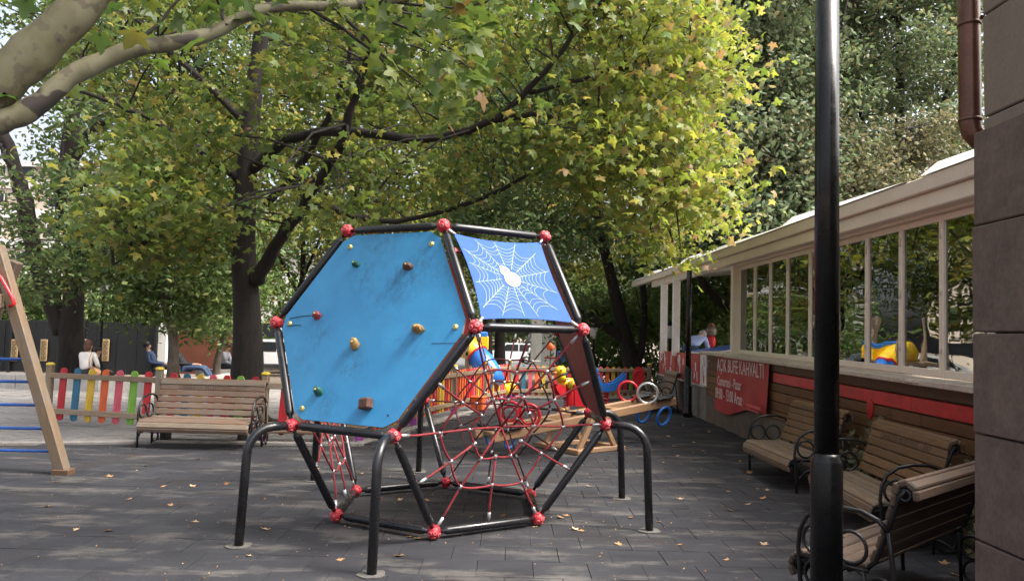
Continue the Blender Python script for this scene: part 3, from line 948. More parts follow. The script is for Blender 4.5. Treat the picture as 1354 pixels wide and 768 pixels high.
# ------------------------------------------------------------------ benches
def arc(cx, cz, r, a0, a1, x, n=12):
    return [Vector((x, cx + r * math.cos(R(a0 + (a1 - a0) * i / n)), cz + r * math.sin(R(a0 + (a1 - a0) * i / n)))) for i in range(n + 1)]
def seat_profile():
    # side section, y = forward, z = up : centre line of the slats with their direction
    prof = []
    prof += [(-0.235, 0.800, 95), ]
    return prof
def make_bench(label, seat_m, back_m, width=1.46, text_s=None, lower=True):
    """local frame: +Y is the way a sitter faces, X along the bench"""
    t = thing('park_bench', label, 'bench', group='wooden benches with black iron frames')
    hw = width / 2
    rr = random.Random(len(label))
    def slat(y, z, ang, w, th, m_, nm='slat', ln=None):
        mb = MB().box((0, 0, 0), ((ln or width) + rr.uniform(-.012, .012), w, th), bev=0.009)
        return mb.build(nm, m_, t, loc=(0, y, z), rot=(R(ang + rr.uniform(-1, 1)), 0, rr.uniform(-.003, .003)))
    # seat (rear to front, then rolled over the front edge)
    for (y, z, a) in ((-0.10, 0.375, -6), (-0.005, 0.368, -3), (0.09, 0.366, 0), (0.185, 0.370, 4)):
        slat(y, z, a, 0.082, 0.030, seat_m)
    for (y, z, a, w) in ((0.268, 0.362, -24, 0.075), (0.318, 0.312, -68, 0.072), (0.316, 0.250, -112, 0.06)):
        slat(y, z, a, w, 0.030, seat_m)
    # back
    for k, (y, z, a) in enumerate(((-0.175, 0.445, 110), (-0.205, 0.530, 108), (-0.232, 0.615, 107), (-0.257, 0.700, 106))):
        slat(y, z, a, 0.080, 0.026, back_m)
    top2 = slat(-0.280, 0.775, 102, 0.070, 0.028, back_m)
    slat(-0.296, 0.842, 108, 0.066, 0.040, back_m)
    slat(-0.338, 0.876, 160, 0.060, 0.040, back_m)
    slat(-0.384, 0.862, 212, 0.058, 0.040, back_m)
    slat(-0.402, 0.818, 262, 0.058, 0.036, back_m)
    # carved lettering on the second slat from the top
    if text_s:
        tw = Matrix.Translation((0.0, 0.0, 0.0165)) @ Matrix.Rotation(PI, 4, 'Z')
        mw = Matrix.Rotation(PI, 4, 'Y') @ Matrix.Translation((0, -0.024, 0.0145)) 
        text(text_s, 'lettering', 0.075, M['letter_dark'], top2, mw, 0.0012, 'CENTER', 0.98)
    r_ = 0.0115
    for sx in (-1, 1):
        x = sx * (hw - 0.02)
        xo = sx * (hw + 0.02)
        fr = MB()
        # seat/back bearer following the slats
        fr.tube([(x, 0.29, 0.30), (x, 0.20, 0.343), (x, 0.0, 0.343), (x, -0.13, 0.36), (x, -0.185, 0.42), (x, -0.262, 0.64), (x, -0.315, 0.80), (x, -0.345, 0.838)], 0.014, 6)
        # scroll inside the front roll and the top roll
        fr.ring((x, 0.268, 0.285), 0.045, 0.010, (1, 0, 0), 14, 6)
        fr.ring((x, -0.342, 0.812), 0.030, 0.010, (1, 0, 0), 14, 6)
        fr.build('end_frame', M['iron'], t)
        # arm: one long hoop from the back, over and down to the front foot
        pts = [(xo, -0.255, 0.62)] + [(xo, -0.255 + 0.24 * (1 - math.cos(a)), 0.60 + 0.085 * math.sin(a)) for a in [PI * k / 10 for k in range(1, 6)]]
        pts = [Vector((xo, -0.270, 0.600)), Vector((xo, -0.215, 0.655)), Vector((xo, -0.12, 0.688)), Vector((xo, 0.0, 0.690)), Vector((xo, 0.12, 0.662)), Vector((xo, 0.205, 0.60)), Vector((xo, 0.248, 0.51)), Vector((xo, 0.258, 0.41)), Vector((xo, 0.250, 0.30)), Vector((xo, 0.240, 0.15)), Vector((xo, 0.235, 0.0))]
        MB().tube(pts, 0.0145, 8).build('armrest', M['iron'], t)
        sc = MB()
        sc.ring((xo, 0.135, 0.475), 0.090, r_, (1, 0, 0), 20, 6)
        sc.ring((xo, -0.060, 0.475), 0.090, r_, (1, 0, 0), 20, 6)
        sc.ring((xo, 0.130, 0.275), 0.085, r_, (1, 0, 0), 20, 6)
        sc.ring((xo, -0.065, 0.275), 0.085, r_, (1, 0, 0), 20, 6)
        sc.ring((xo, 0.03, 0.06), 0.20, r_, (1, 0, 0), 16, 6, sx=1.0, a0=-PI * 0.36, a1=PI * 0.36)
        sc.tube([(xo, 0.25, 0.362), (xo, -0.16, 0.362)], 0.012, 6)
        sc.tube([(x, 0.2, 0.343), (xo, 0.2, 0.362)], 0.010, 6)
        sc.tube([(x, -0.1, 0.35), (xo, -0.1, 0.362)], 0.010, 6)
        sc.ring((xo, -0.222, 0.262), 0.076, r_, (1, 0, 0), 18, 6)
        sc.ring((xo, -0.240, 0.098), 0.078, r_, (1, 0, 0), 18, 6)
        sc.build('scroll', M['iron'], t)
        MB().tube([(xo, -0.270, 0.600), (xo, -0.285, 0.48), (xo, -0.30, 0.30), (xo, -0.325, 0.12), (xo, -0.335, 0.0)], 0.0145, 8).build('leg', M['iron'], t)
        MB().tube([(xo, -0.130, 0.362), (xo, -0.142, 0.20), (xo, -0.150, 0.0)], 0.0125, 8).build('leg', M['iron'], t)
    if lower:
        MB().tube([(-hw, -0.04, 0.335), (hw, -0.04, 0.335)], 0.012, 6).build('stretcher', M['iron'], t)
    return t
TXT = 'ÇANKAYA BELEDİYESİ - 2017'
bL = make_bench('grey weathered bench with carved lettering in front of the picket fence', M['bench_grey'], M['bench_grey'], 1.50, TXT)
bL.location = (-4.20, 10.40, 0); bL.rotation_euler.z = PI - 0.02
b1 = make_bench('brown slatted bench beneath the red hanging banner, farther of the two along the cafe wall', M['bench_wood'], M['bench_gold'], 1.42)
b1.location = (3.36, 9.0, 0); b1.rotation_euler.z = PI / 2 + 0.03
b2 = make_bench('brown slatted bench against the cafe wall right of the big black post', M['bench_wood'], M['bench_gold'], 1.46, TXT)
b2.location = (3.27, 6.78, 0); b2.rotation_euler.z = PI / 2 - 0.06
b3 = make_bench('dark bench seen from behind, its end hidden by the brown building corner', M['bench_dark'], M['bench_dark'], 1.46)
fdir = Vector((-0.66, 0.75, 0)).normalized()
ldir = Vector((0.75, 0.66, 0)).normalized()
p3 = Vector((2.19, 4.17, 0)) + ldir * 0.74 + fdir * 0.36
b3.location = p3; b3.rotation_euler.z = math.atan2(-fdir.x, fdir.y)
b4 = make_bench('small far bench with black hoop arms by the stained grey low wall', M['bench_grey'], M['bench_grey'], 1.2)
b4.location = (3.40, 17.3, 0); b4.rotation_euler.z = PI / 2
lpk = thing('low_plank', 'low weathered plank on dark feet under the rear of the lettered grey bench', 'plank', (-3.85, 10.98, 0), 0.02)
for k in range(2):
    MB().box((0, 0, 0), (2.5, 0.11, 0.035), bev=0.006).build('plank', M['bench_grey'], lpk, loc=(0, 0.06 - 0.125 * k, 0.155))
for x in (-1.1, 0.0, 1.1):
    MB().box((0, 0, 0.065), (0.07, 0.24, 0.135), bev=0.006).build('foot', M['iron'], lpk, loc=(x, 0, 0))

# ------------------------------------------------------------------ picket fences
def fence(name, label, pts, spacing, sw, post_at, colors, top=0.90, round_top=True, lean=0.0, group='colourful picket fences round the playground', caps=True):
    t = thing(name, label, 'fence', (pts[0][0], pts[0][1], 0), 0, group)
    o = Vector((pts[0][0], pts[0][1], 0))
    rr = random.Random(11)
    ci = 0
    for (p, q) in zip(pts, pts[1:]):
        p, q = Vector((p[0], p[1], 0)), Vector((q[0], q[1], 0))
        d = (q - p)
        L_ = d.length
        d.normalize()
        nrm = Vector((-d.y, d.x, 0))
        if nrm.y > 0:
            nrm = -nrm            # towards the camera
        ang = math.atan2(d.y, d.x)
        z0 = gz(p.y)
        for zz in (0.80, 0.235):
            MB().box((0, 0, 0), (L_ - 0.085, 0.035, 0.085), bev=0.006).build('rail', M['rail_wood'], t, loc=(p + q) / 2 - o + nrm * 0.030 + Vector((0, 0, z0 + zz)), rot=(0, 0, ang))
        n = max(1, int((L_ - 0.16) / spacing))
        for k in range(n):
            c_ = colors[ci % len(colors)] if not callable(colors) else colors(rr)
            ci += 1
            s = 0.10 + (L_ - 0.20) * (k + 0.5) / n
            pos = p + d * s - o
            h = sw / 2
            if round_top:
                prof = [Vector((-h, 0, 0.10 + h * .4))] + [Vector((h * math.cos(PI + a), 0, 0.10 + h + h * math.sin(PI + a))) for a in [PI * i / 8 for i in range(9)]][1:-1] + [Vector((h, 0, 0.10 + h * .4))]
                prof = [Vector((h * math.cos(PI + PI * i / 8), 0, 0.09 + h + h * math.sin(PI + PI * i / 8))) for i in range(9)] + [Vector((h * math.cos(PI * i / 8), 0, top - h + h * math.sin(PI * i / 8))) for i in range(9)]
            else:
                prof = [Vector((-h, 0, 0.12)), Vector((h, 0, 0.12)), Vector((h, 0, top - h)), Vector((0, 0, top)), Vector((-h, 0, top - h))]
            mb = MB().prism(prof, (0, 0.011, 0), (0, -0.011, 0))
            mb.build('slat', M['slat_' + c_], t, loc=pos - nrm * 0.0 + Vector((0, 0, z0)), rot=(0, lean + rr.uniform(-.012, .012), ang), label=c_ + ' slat')
    for (x, y) in post_at:
        z0 = gz(y)
        ps = MB().box((0, 0, 0.48), (0.095, 0.095, 0.96), bev=0.01).build('post', M['post_wood'], t, loc=Vector((x, y, z0)) - o)
        if caps:
            MB().lathe([(0.062, 0.0), (0.066, 0.012), (0.060, 0.032), (0.030, 0.045)], c=(0, 0, 0.958), seg=14).build('cap', M['yellow_cap'], ps)
        MB().box((0, 0, 0.07), (0.115, 0.115, 0.16), bev=0.005).build('post_shoe', M['slat_purple'], ps)
    return t
FA = [(-7.40, 12.15), (-5.38, 11.60), (-3.57, 11.05), (-2.2, 11.2)]
fence('picket_fence', 'rainbow picket fence with broad round topped slats behind the grey bench', FA, 0.245, 0.125, FA, ['red', 'blue', 'yellow', 'orange', 'pink', 'green', 'red'] + ['red', 'blue', 'yellow', 'pink', 'red', 'green', 'red'] + ['red', 'brown', 'brown'], top=0.93, lean=0.05)
FB = [(-2.2, 11.2), (-1.66, 13.2), (-1.11, 15.2), (-0.56, 17.2), (0.0, 19.2)]
ro = ['red', 'orange', 'yellow', 'red', 'orange', 'brown', 'pink', 'blue']
fence('picket_fence', 'narrow slatted picket fence running away behind the rope net', FB, 0.15, 0.095, FB[1:], lambda r: r.choice(ro + ['red', 'orange', 'yellow']), top=0.90, round_top=False)
FC = [(0.0, 19.2), (1.9, 19.75), (3.75, 20.3)]
fence('picket_fence', 'far picket fence behind the spring riders ending at the grey wall', FC, 0.17, 0.10, FC[1:], ['red', 'blue', 'pink', 'orange', 'yellow', 'brown', 'red', 'green', 'red', 'brown'], top=0.90, round_top=False)

# ------------------------------------------------------------------ A-frame climber at the left edge
ap = at(6, 372, 8.3)
sw_ = thing('ladder_frame', 'wooden A shaped play frame with blue rungs at the left edge', 'play frame', (ap.x, 8.3, 0))
MB().box((0, 0, 0), (0.125, 0.12, 2.75), bev=0.012).build('leg', M['swing_wood'], sw_, mw=Matrix.Translation((0.355, 0, 1.18)) @ Matrix.Rotation(-0.345, 4, 'Y'))
MB().box((0, 0, 0), (0.125, 0.12, 2.55), bev=0.012).build('leg', M['bench_dark'], sw_, mw=Matrix.Translation((-0.40, 0.125, 1.12)) @ Matrix.Rotation(0.345, 4, 'Y'), label='darker brown leaning leg')
MB().box((0, 0, 0), (0.14, 3.4, 0.16), bev=0.012).build('top_beam', M['swing_wood'], sw_, loc=(-0.02, -1.66, 1.86))
MB().box((0, 0, 0), (0.145, 0.12, 2.75), bev=0.012).build('leg', M['swing_wood'], sw_, mw=Matrix.Translation((0.355, -3.3, 1.18)) @ Matrix.Rotation(-0.345, 4, 'Y'))
MB().box((0, 0, 0), (0.145, 0.12, 2.75), bev=0.012).build('leg', M['swing_wood'], sw_, mw=Matrix.Translation((-0.40, -3.18, 1.18)) @ Matrix.Rotation(0.345, 4, 'Y'))
MB().box((0.775, 0, 0.02), (0.19, 0.15, 0.07), bev=0.008).build('foot_shoe', M['cafe_dark'], sw_)
for z in (0.22, 0.465, 0.72, 0.975, 1.22):
    x1 = 0.355 + (1.18 - z) * math.tan(0.345) - 0.02
    x0 = -0.40 - (1.18 - z) * math.tan(0.345)
    MB().tube([(x0, 0.075, z), (x1, 0.075, z + 0.008)], 0.017, 10).build('rung', M['blue_tube'], sw_)
rp = [at(-14, 352, 8.2), at(2, 368, 8.2), at(16, 393, 8.2), at(19, 402, 8.2), at(12, 405, 8.2)]
MB().tube([p - Vector((ap.x, 8.3, 0)) for p in rp], 0.02, 8).build('handle', M['red_plastic'], sw_)

# ------------------------------------------------------------------ seesaw
ss = thing('seesaw', 'wooden double beam seesaw with red and blue hoops and black seats', 'seesaw', (1.05, 11.1, 0))
so = Vector((1.05, 11.1, 0))
dirv = Vector((2.3, 1.75, 0)).normalized()
ang = math.atan2(dirv.y, dirv.x)
SM = Matrix.Rotation(ang, 4, 'Z')
tilt = Matrix.Rotation(-0.10, 4, 'Y')
for sy in (-0.21, 0.21):
    MB().box((0, 0, 0), (3.6, 0.085, 0.125), bev=0.012).build('beam', M['beam_wood'], ss, mw=SM @ Matrix.Translation((0.05, sy, 0.47)) @ tilt)
for sx in (-1.62, -0.55, 0.65, 1.72):
    MB().box((0, 0, 0), (0.09, 0.33, 0.07), bev=0.01).build('spacer', M['beam_wood'], ss, mw=SM @ Matrix.Translation((0.05, 0, 0.465)) @ tilt @ Matrix.Translation((sx, 0, 0)))
# stand
MB().box((0, 0, 0.035), (0.10, 0.95, 0.07), bev=0.01).build('base_rail', M['beam_wood'], ss, mw=SM @ Matrix.Translation((-0.42, 0, 0)))
MB().box((0, 0, 0.035), (0.10, 0.95, 0.07), bev=0.01).build('base_rail', M['beam_wood'], ss, mw=SM @ Matrix.Translation((0.42, 0, 0)))
for sy in (-0.36, 0.36):
    MB().box((0, 0, 0.035), (0.74, 0.09, 0.07), bev=0.01).build('base_rail', M['beam_wood'], ss, mw=SM @ Matrix.Translation((0, sy, 0)))
    for a, x in ((0.55, -0.20), (-0.55, 0.20)):
        MB().box((0, 0, 0), (0.075, 0.06, 0.60), bev=0.008).build('stand_leg', M['beam_wood'], ss, mw=SM @ Matrix.Translation((x, sy, 0.30)) @ Matrix.Rotation(a, 4, 'Y'))
    MB().sphere((0, 0, 0), 0.055, 0, 12, 8).build('axle_cap', M['yellow_plastic'], ss, mw=SM @ Matrix.Translation((0, sy * 1.12, 0.50)))
MB().tube([(0, -0.42, 0.50), (0, 0.42, 0.50)], 0.025, 10).build('axle', M['iron'], ss, mw=SM)
for end in (-1, 1):
    for sy in (-0.21, 0.21):
        B_ = SM @ Matrix.Translation((0.05, sy, 0.47)) @ tilt
        hp = MB().ring((0, 0, 0), 0.155, 0.022, (1, 0, 0), 20, 8)
        if end < 0:
            hp.ring((0.05, 0, -0.02), 0.10, 0.016, (1, 0, 0), 16, 6)
        hp.build('hoop', M['red_plastic'] if not (end > 0 and sy < 0) else M['steel'], ss, mw=B_ @ Matrix.Translation((end * 1.18, 0, 0.20)) @ Matrix.Rotation(0.9, 4, 'Z'))
        st = MB().box((0, 0, 0), (0.36, 0.20, 0.04), bev=0.015)
        st.box((end * 0.14, 0, 0.02), (0.1, 0.19, 0.03), bev=0.012)
        st.build('seat', M['black_rubber'], ss, mw=B_ @ Matrix.Translation((end * 1.50, 0, 0.088)))
        MB().ring((0, 0, 0), 0.15, 0.024, (0, 1, 0.3), 20, 8).build('bumper_ring', M['blue_plastic'], ss, mw=B_ @ Matrix.Translation((end * 1.52, 0, -0.20 if end > 0 else -0.10)) @ Matrix.Scale(1 if end > 0 else 0.55, 4))

# ------------------------------------------------------------------ spring riders and other play pieces
def coil(t, m_, h=0.34, r=0.075):
    pts = [Vector((r * math.cos(a), r * math.sin(a), 0.02 + (h - 0.02) * a / (2 * PI * 5))) for a in [2 * PI * 5 * k / 60 for k in range(61)]]
    MB().tube(pts, 0.016, 6).build('spring', m_, t)
    MB().lathe([(0.13, 0.0), (0.13, 0.015)], seg=16).build('base_plate', M['iron'], t)
def profile_plate(t, pts, m_, y, th, nm):
    MB().prism([Vector((x, 0, z)) for x, z in pts], (0, y - th / 2, 0), (0, y + th / 2, 0)).build(nm, m_, t)
dk = thing('duck_rider', 'yellow duck spring rider on a red rocker base', 'spring rider', (1.28, 16.9, 0), 0.5, 'spring riders by the far fence')
coil(dk, M['red_plastic'])
dk.scale = (0.86, 0.86, 0.86)
profile_plate(dk, [(-0.42, 0.60), (-0.30, 0.40), (-0.05, 0.33), (0.22, 0.36), (0.44, 0.52), (0.40, 0.66), (0.22, 0.60), (-0.1, 0.58), (-0.30, 0.66)], M['red_plastic'], -0.13, 0.03, 'side_panel')
profile_plate(dk, [(-0.42, 0.60), (-0.30, 0.40), (-0.05, 0.33), (0.22, 0.36), (0.44, 0.52), (0.40, 0.66), (0.22, 0.60), (-0.1, 0.58), (-0.30, 0.66)], M['red_plastic'], 0.13, 0.03, 'side_panel')
mb = MB().sphere((0.05, 0, 0.66), 0.24, 0, 14, 10, (1.25, 0.62, 0.66)).sphere((-0.20, 0, 0.98), 0.155, 0, 14, 10, (1, 0.8, 1.0)).tube([(-0.16, 0, 0.74), (-0.19, 0, 0.95)], [0.14, 0.10], 10)
db = mb.build('duck_body', M['yellow_plastic'], dk)
MB().sphere((-0.36, 0, 0.95), 0.07, 0, 10, 6, (1.2, 0.8, 0.4)).build('beak', M['orange_plastic'], db)
for sy in (-1, 1):
    MB().sphere((-0.25, sy * 0.115, 1.02), 0.022, 0, 8, 6).build('eye', M['black_rubber'], db)
MB().tube([(-0.10, -0.24, 0.80), (-0.10, 0.24, 0.80)], 0.016, 8).build('handle', M['steel'], dk)
MB().box((0.1, 0, 0.46), (0.5, 0.24, 0.04), bev=0.012).build('seat', M['red_plastic'], dk)
rd = thing('spring_rider', 'blue crescent shaped spring rider on a red coil', 'spring rider', (2.22, 17.4, 0), 0.2, 'spring riders by the far fence')
coil(rd, M['red_plastic'], 0.38)
cres = [(-0.46, 0.92), (-0.40, 0.62), (-0.26, 0.44), (0.0, 0.38), (0.26, 0.44), (0.42, 0.62), (0.46, 0.84), (0.34, 0.72), (0.18, 0.60), (0.02, 0.56), (-0.12, 0.60), (-0.20, 0.74), (-0.24, 0.90), (-0.34, 0.97)]
for sy in (-0.10, 0.10):
    profile_plate(rd, cres, M['blue_plastic'], sy, 0.035, 'side_panel')
MB().box((0.06, 0, 0.53), (0.34, 0.17, 0.03), bev=0.01).build('seat', M['blue_plastic'], rd)
MB().tube([(-0.22, -0.2, 0.80), (-0.22, 0.2, 0.80)], 0.015, 8).build('handle', M['red_plastic'], rd)
sf = thing('spring_rider', 'small yellow and red spring rider behind the dark red panel', 'spring rider', (1.38, 14.4, 0), 0.8, 'spring riders by the far fence')
coil(sf, M['yellow_plastic'], 0.30)
for sy in (-0.09, 0.09):
    profile_plate(sf, [(-0.32, 0.34), (0.1, 0.29), (0.34, 0.40), (0.30, 0.52), (0.02, 0.44), (-0.18, 0.52), (-0.22, 0.72), (-0.36, 0.74)], M['red_plastic'], sy, 0.03, 'side_panel')
MB().sphere((-0.28, 0, 0.72), 0.10, 0, 12, 8, (1, 1, 1)).build('rider_head', M['yellow_plastic'], sf)
MB().box((0.08, 0, 0.42), (0.3, 0.17, 0.03), bev=0.01).build('seat', M['yellow_plastic'], sf)
# red oval disc hung on the far fence
mb = MB()
mb.prism([Vector((0.17 * math.cos(2 * PI * k / 20), 0, 0.29 * math.sin(2 * PI * k / 20))) for k in range(20)], (0, 0.015, 0), (0, -0.015, 0))
ov = thing('play_disc', 'red oval play disc fixed near the end of the far fence', 'play disc', (3.42, 20.02, gz(20) + 0.62))
mb.build('disc', M['red_plastic'], ov)
MB().ring((0, -0.02, 0), 0.19, 0.02, (0, 1, 0), 20, 6, sx=0.7).build('rim', M['red_plastic'], ov)
# orange box and tulip blocks by the oblique fence
ob = thing('toy_box', 'orange box standing at the foot of the oblique picket fence', 'box', (-0.66, 16.1, 0), -0.3)
MB().box((0, 0, 0.15), (0.28, 0.22, 0.26), bev=0.02).build('body', M['orange_plastic'], ob)
MB().box((0, 0, 0.292), (0.31, 0.25, 0.03), bev=0.01).build('lid', M['orange_plastic'], ob)
for k, (px, py, cc, lab) in enumerate([(668, 529, 'yellow_plastic', 'yellow tulip shaped stool by the fence, left of the pair'), (678, 527, 'yellow_plastic', 'yellow tulip shaped stool with a purple foot, right of the pair')]):
    p = gnd(px, py)
    tl = thing('tulip_stool', lab, 'stool', (p.x, p.y, 0), 0.3 * k, 'tulip stools by the fence')
    MB().lathe([(0.05, 0.12), (0.11, 0.2), (0.13, 0.34), (0.10, 0.40)], seg=10).build('seat', M[cc], tl)
    for a in (0, 2.1, 4.2):
        MB().lathe([(0.045, 0), (0.05, 0.06), (0.004, 0.13)], c=(0.09 * math.cos(a), 0.09 * math.sin(a), 0.36), seg=8).build('petal', M[cc], tl)
    MB().box((0, 0, 0.06), (0.11, 0.11, 0.12), bev=0.01).build('foot', M['slat_purple'], tl)
# play tower with tube slide, mostly behind the blue wall
tp = at(588, 470, 18.8)
tw = thing('slide_tower', 'yellow and blue tube slide coming down from a play tower behind the fence', 'slide', (tp.x, 18.8, 0))
for sx in (-0.6, 0.6):
    for sy in (-0.6, 0.6):
        MB().box((sx, sy, 1.15), (0.1, 0.1, 2.3), bev=0.01).build('post', M['post_wood'], tw)
MB().box((0, 0, 1.15), (1.3, 1.3, 0.08)).build('deck', M['rail_wood'], tw)
t0 = Vector((tp.x, 18.8, 0))
sp_ = [at(596, 452, 18.6), at(612, 456, 18.5), at(625, 464, 18.4), at(634, 474, 18.3)]
sp2 = [at(631, 470.5, 18.33), at(640, 480, 18.2), at(648, 493, 18.1), at(654, 508, 18.0)]
MB().tube([p - t0 for p in sp_], 0.27, 18).build('slide_tube', M['yellow_plastic'], tw, label='yellow upper tube')
MB().tube([p - t0 for p in sp2], 0.275, 18).build('slide_tube', M['blue_plastic'], tw, label='blue lower tube')
MB().ring(sp2[0] - t0, 0.28, 0.03, (sp2[1] - sp2[0]), 24, 8).build('flange', M['red_plastic'], tw)
MB().box(at(626, 453, 18.75) - t0, (0.75, 0.05, 0.34), bev=0.02).build('rail_panel', M['yellow_plastic'], tw)
MB().box(at(625, 442, 18.75) - t0, (0.75, 0.05, 0.14), bev=0.02).build('rail_panel', M['blue_plastic'], tw)

# ------------------------------------------------------------------ cafe on the right (front wall in the plane X = 4)
WX = 4.0
cafe = thing('cafe_building', 'long glazed cafe with cream window frames over a brown plank wall', 'building', (WX, 6.0, 0))
cafe.rotation_euler = (R(0.6), 0, 0)         # the terrace rises a little towards its far end
co_ = Vector((WX, 6.0, 0))
def cb(name, c, d, m_, bev=0.0, parent=cafe, label=None):
    return MB().box((0, 0, 0), d, bev=bev).build(name, m_, parent, loc=Vector(c) - co_, label=label)
CY0, CY1 = 1.2, 15.33
cb('base_wall', (WX + 0.15, (CY0 + CY1) / 2, 0.105), (0.30, CY1 - CY0, 0.63), M['cafe_plaster'])
cb('core_wall', (WX + 0.20, (CY0 + CY1) / 2, 0.83), (0.30, CY1 - CY0 - 0.02, 0.86), M['cafe_dark'])
rr = random.Random(21)
planks = cafe
rows = [(1.125, 1.245, 'cafe_dark'), (0.835, 0.955, 'cafe_wood'), (0.69, 0.83, 'cafe_wood'), (0.55, 0.685, 'cafe_wood'), (0.425, 0.545, 'cafe_wood')]
for ri, (z0, z1, m_) in enumerate(rows):
    y = CY0
    while y < CY1 - 0.02:
        L_ = rr.choice([1.6, 1.95, 2.3, 2.6])
        y2 = min(y + L_, CY1)
        if CY1 - y2 < 0.5:
            y2 = CY1
        cb('plank', (WX + 0.022 + rr.uniform(-.002, .002), (y + y2) / 2, (z0 + z1) / 2), (0.045, y2 - y - 0.006, z1 - z0 - 0.007), M[m_], 0.004)
        y = y2
y = CY0
while y < 11.45:
    y2 = min(y + 2.1, 11.45)
    cb('red_strip', (WX + 0.012, (y + y2) / 2, 1.04), (0.04, y2 - y - 0.004, 0.14), M['red_strip'], 0.003)
    y = y2
cb('red_strip', (WX + 0.018, 13.4, 1.04), (0.03, 3.8, 0.155), M['cafe_dark'])
# red paint runs
for (px, py) in ((1151, 545), (1096, 524)):
    p = onplane(px, py, (WX, 0, 0), (1, 0, 0))
    pl = [Vector((0, 0.075 * math.cos(a) * (1 + .12 * math.sin(3 * a)), 0.02 + 0.11 * math.sin(a))) for a in [2 * PI * k / 14 for k in range(14)]]
    MB().prism(pl, (-0.012, 0, 0), (0.0, 0, 0)).build('paint_flap', M['red_strip'], cafe, loc=Vector((WX - 0.003, p.y, p.z)) - co_)
# sill of stone slabs
y = CY0
k = 0
while y < CY1:
    y2 = min(y + 1.55, CY1 + 0.02)
    cb('sill', (WX + 0.06, (y + y2) / 2, 1.278), (0.46, y2 - y - 0.006, 0.055 + 0.004 * (k % 2)), M['stone_sill'], 0.008)
    y = y2
    k += 1
for yy, s_ in ((7.25, 0.10), (7.12, 0.07), (7.4, 0.06), (7.0, 0.045)):
    MB().sphere((0, 0, 0), s_, 0, 8, 5, (0.4, 1, 0.25)).build('sill_chip', M['stone_sill'], cafe, loc=Vector((WX - 0.155, yy, 1.278)) - co_)
# windows: one folding leaf per bay
FY = [13.14, 12.32, 11.58, 10.86, 10.04, 9.22, 8.43, 7.69, 6.96, 6.25, 5.55, 4.85, 4.15, 3.45, 2.75, 2.05, 1.3]
FY = [y_ * 1.0325 for y_ in FY[:-1]] + [1.3]      # the leaves stand 13 cm behind the plank face
ZB, ZT = 1.325, 2.885
WP = WX + 0.13
def win(y0, y1):
    w = abs(y1 - y0)
    c = Vector((WP, (y0 + y1) / 2, 0)) - co_
    f = MB()
    fw = 0.040
    f.box((0, -w / 2 + fw / 2 + 0.004, (ZB + ZT) / 2), (0.045, fw, ZT - ZB), bev=0.004)
    f.box((0, w / 2 - fw / 2 - 0.004, (ZB + ZT) / 2), (0.045, fw, ZT - ZB), bev=0.004)
    f.box((0, 0, ZB + 0.035), (0.041, w - 2 * fw - 0.009, 0.07), bev=0.004)
    f.box((0, 0, ZT - 0.030), (0.041, w - 2 * fw - 0.009, 0.06), bev=0.004)
    win_o = f.build('window', M['cream'], cafe, loc=c)
    MB().box((0, 0, (ZB + ZT) / 2 + 0.005), (0.006, w - 2 * fw - 0.012, ZT - ZB - 0.134)).build('pane', M['glass'], win_o, rot=(0, 0, random.Random(int(y0 * 10)).uniform(-.006, .006)))
    for zz in (1.60, 2.15, 2.7):
        MB().tube([(-0.028, -w / 2 + 0.004, zz - 0.045), (-0.028, -w / 2 + 0.004, zz + 0.045)], 0.009, 6).build('hinge', M['cream'], win_o)
for y0, y1 in zip(FY, FY[1:]):
    win(y0, y1)
cb('corner_post', (WX + 0.08, 13.66, 2.12), (0.16, 0.15, 1.60), M['cream'], 0.008)
cb('head_frame', (WX + 0.10, (CY0 + 13.75) / 2, 2.945), (0.14, 13.75 - CY0, 0.115), M['cream'], 0.006)
# fascia: two steps, then the roof sheets
RY1 = 24.0
cb('fascia', (WX - 0.02, (CY0 + 15.9) / 2, 2.985), (0.20, 15.9 - CY0, 0.15), M['cream'], 0.012)
cb('fascia', (WX - 0.10, (CY0 + RY1) / 2, 3.135), (0.14, RY1 - CY0, 0.145), M['fascia'], 0.010)
# roof sheets: each one starts high with a closed box end and slopes down behind the fascia towards its near end
def roof_sheet(y0, y1, h, k):
    w, z = 5.4, 3.212 + 0.0015 * k
    vs = []
    for (y, hh) in ((y0, 0.012), (y1, h)):
        for (x, zz) in ((WX - 0.185, z), (WX - 0.03, z + hh), (WX + w, z + hh + w * 0.10), (WX + w, z + w * 0.10)):
            vs.append(Vector((x, y, zz)) - co_)
    mb = MB().add(vs, [(0, 1, 2, 3), (7, 6, 5, 4), (0, 4, 5, 1), (1, 5, 6, 2), (2, 6, 7, 3), (3, 7, 4, 0)])
    o = mb.build('roof_sheet', M['white_roof'], cafe)
    MB().prism([Vector((-0.187, 0, 0.004)), Vector((-0.034, 0, h * 0.96)), Vector((0.16, 0, h * 0.96)), Vector((0.16, 0, 0.004))], (0, 0, 0), (0, 0.016, 0)).build('end_cap', M['fascia'], o, loc=Vector((WX, y1, z)) - co_)
for k, (y0, y1, h) in enumerate(((1.2, 3.5, 0.14), (3.4, 7.0, 0.14), (7.3, 10.65, 0.15), (10.0, 17.2, 0.16), (16.6, 21.5, 0.15), (21.0, RY1, 0.10))):
    roof_sheet(y0, y1, h, k)
# far porch: two cream columns, rafter end
for (px, yb) in ((893, 18.25), (877, 19.7)):
    cb('porch_column', (WX, yb, 2.08), (0.16, 0.16, 1.96), M['white_paint'], 0.008)
cb('porch_beam', (WX, 18.5, 2.985), (0.12, 5.4, 0.16), M['cream'], 0.006)
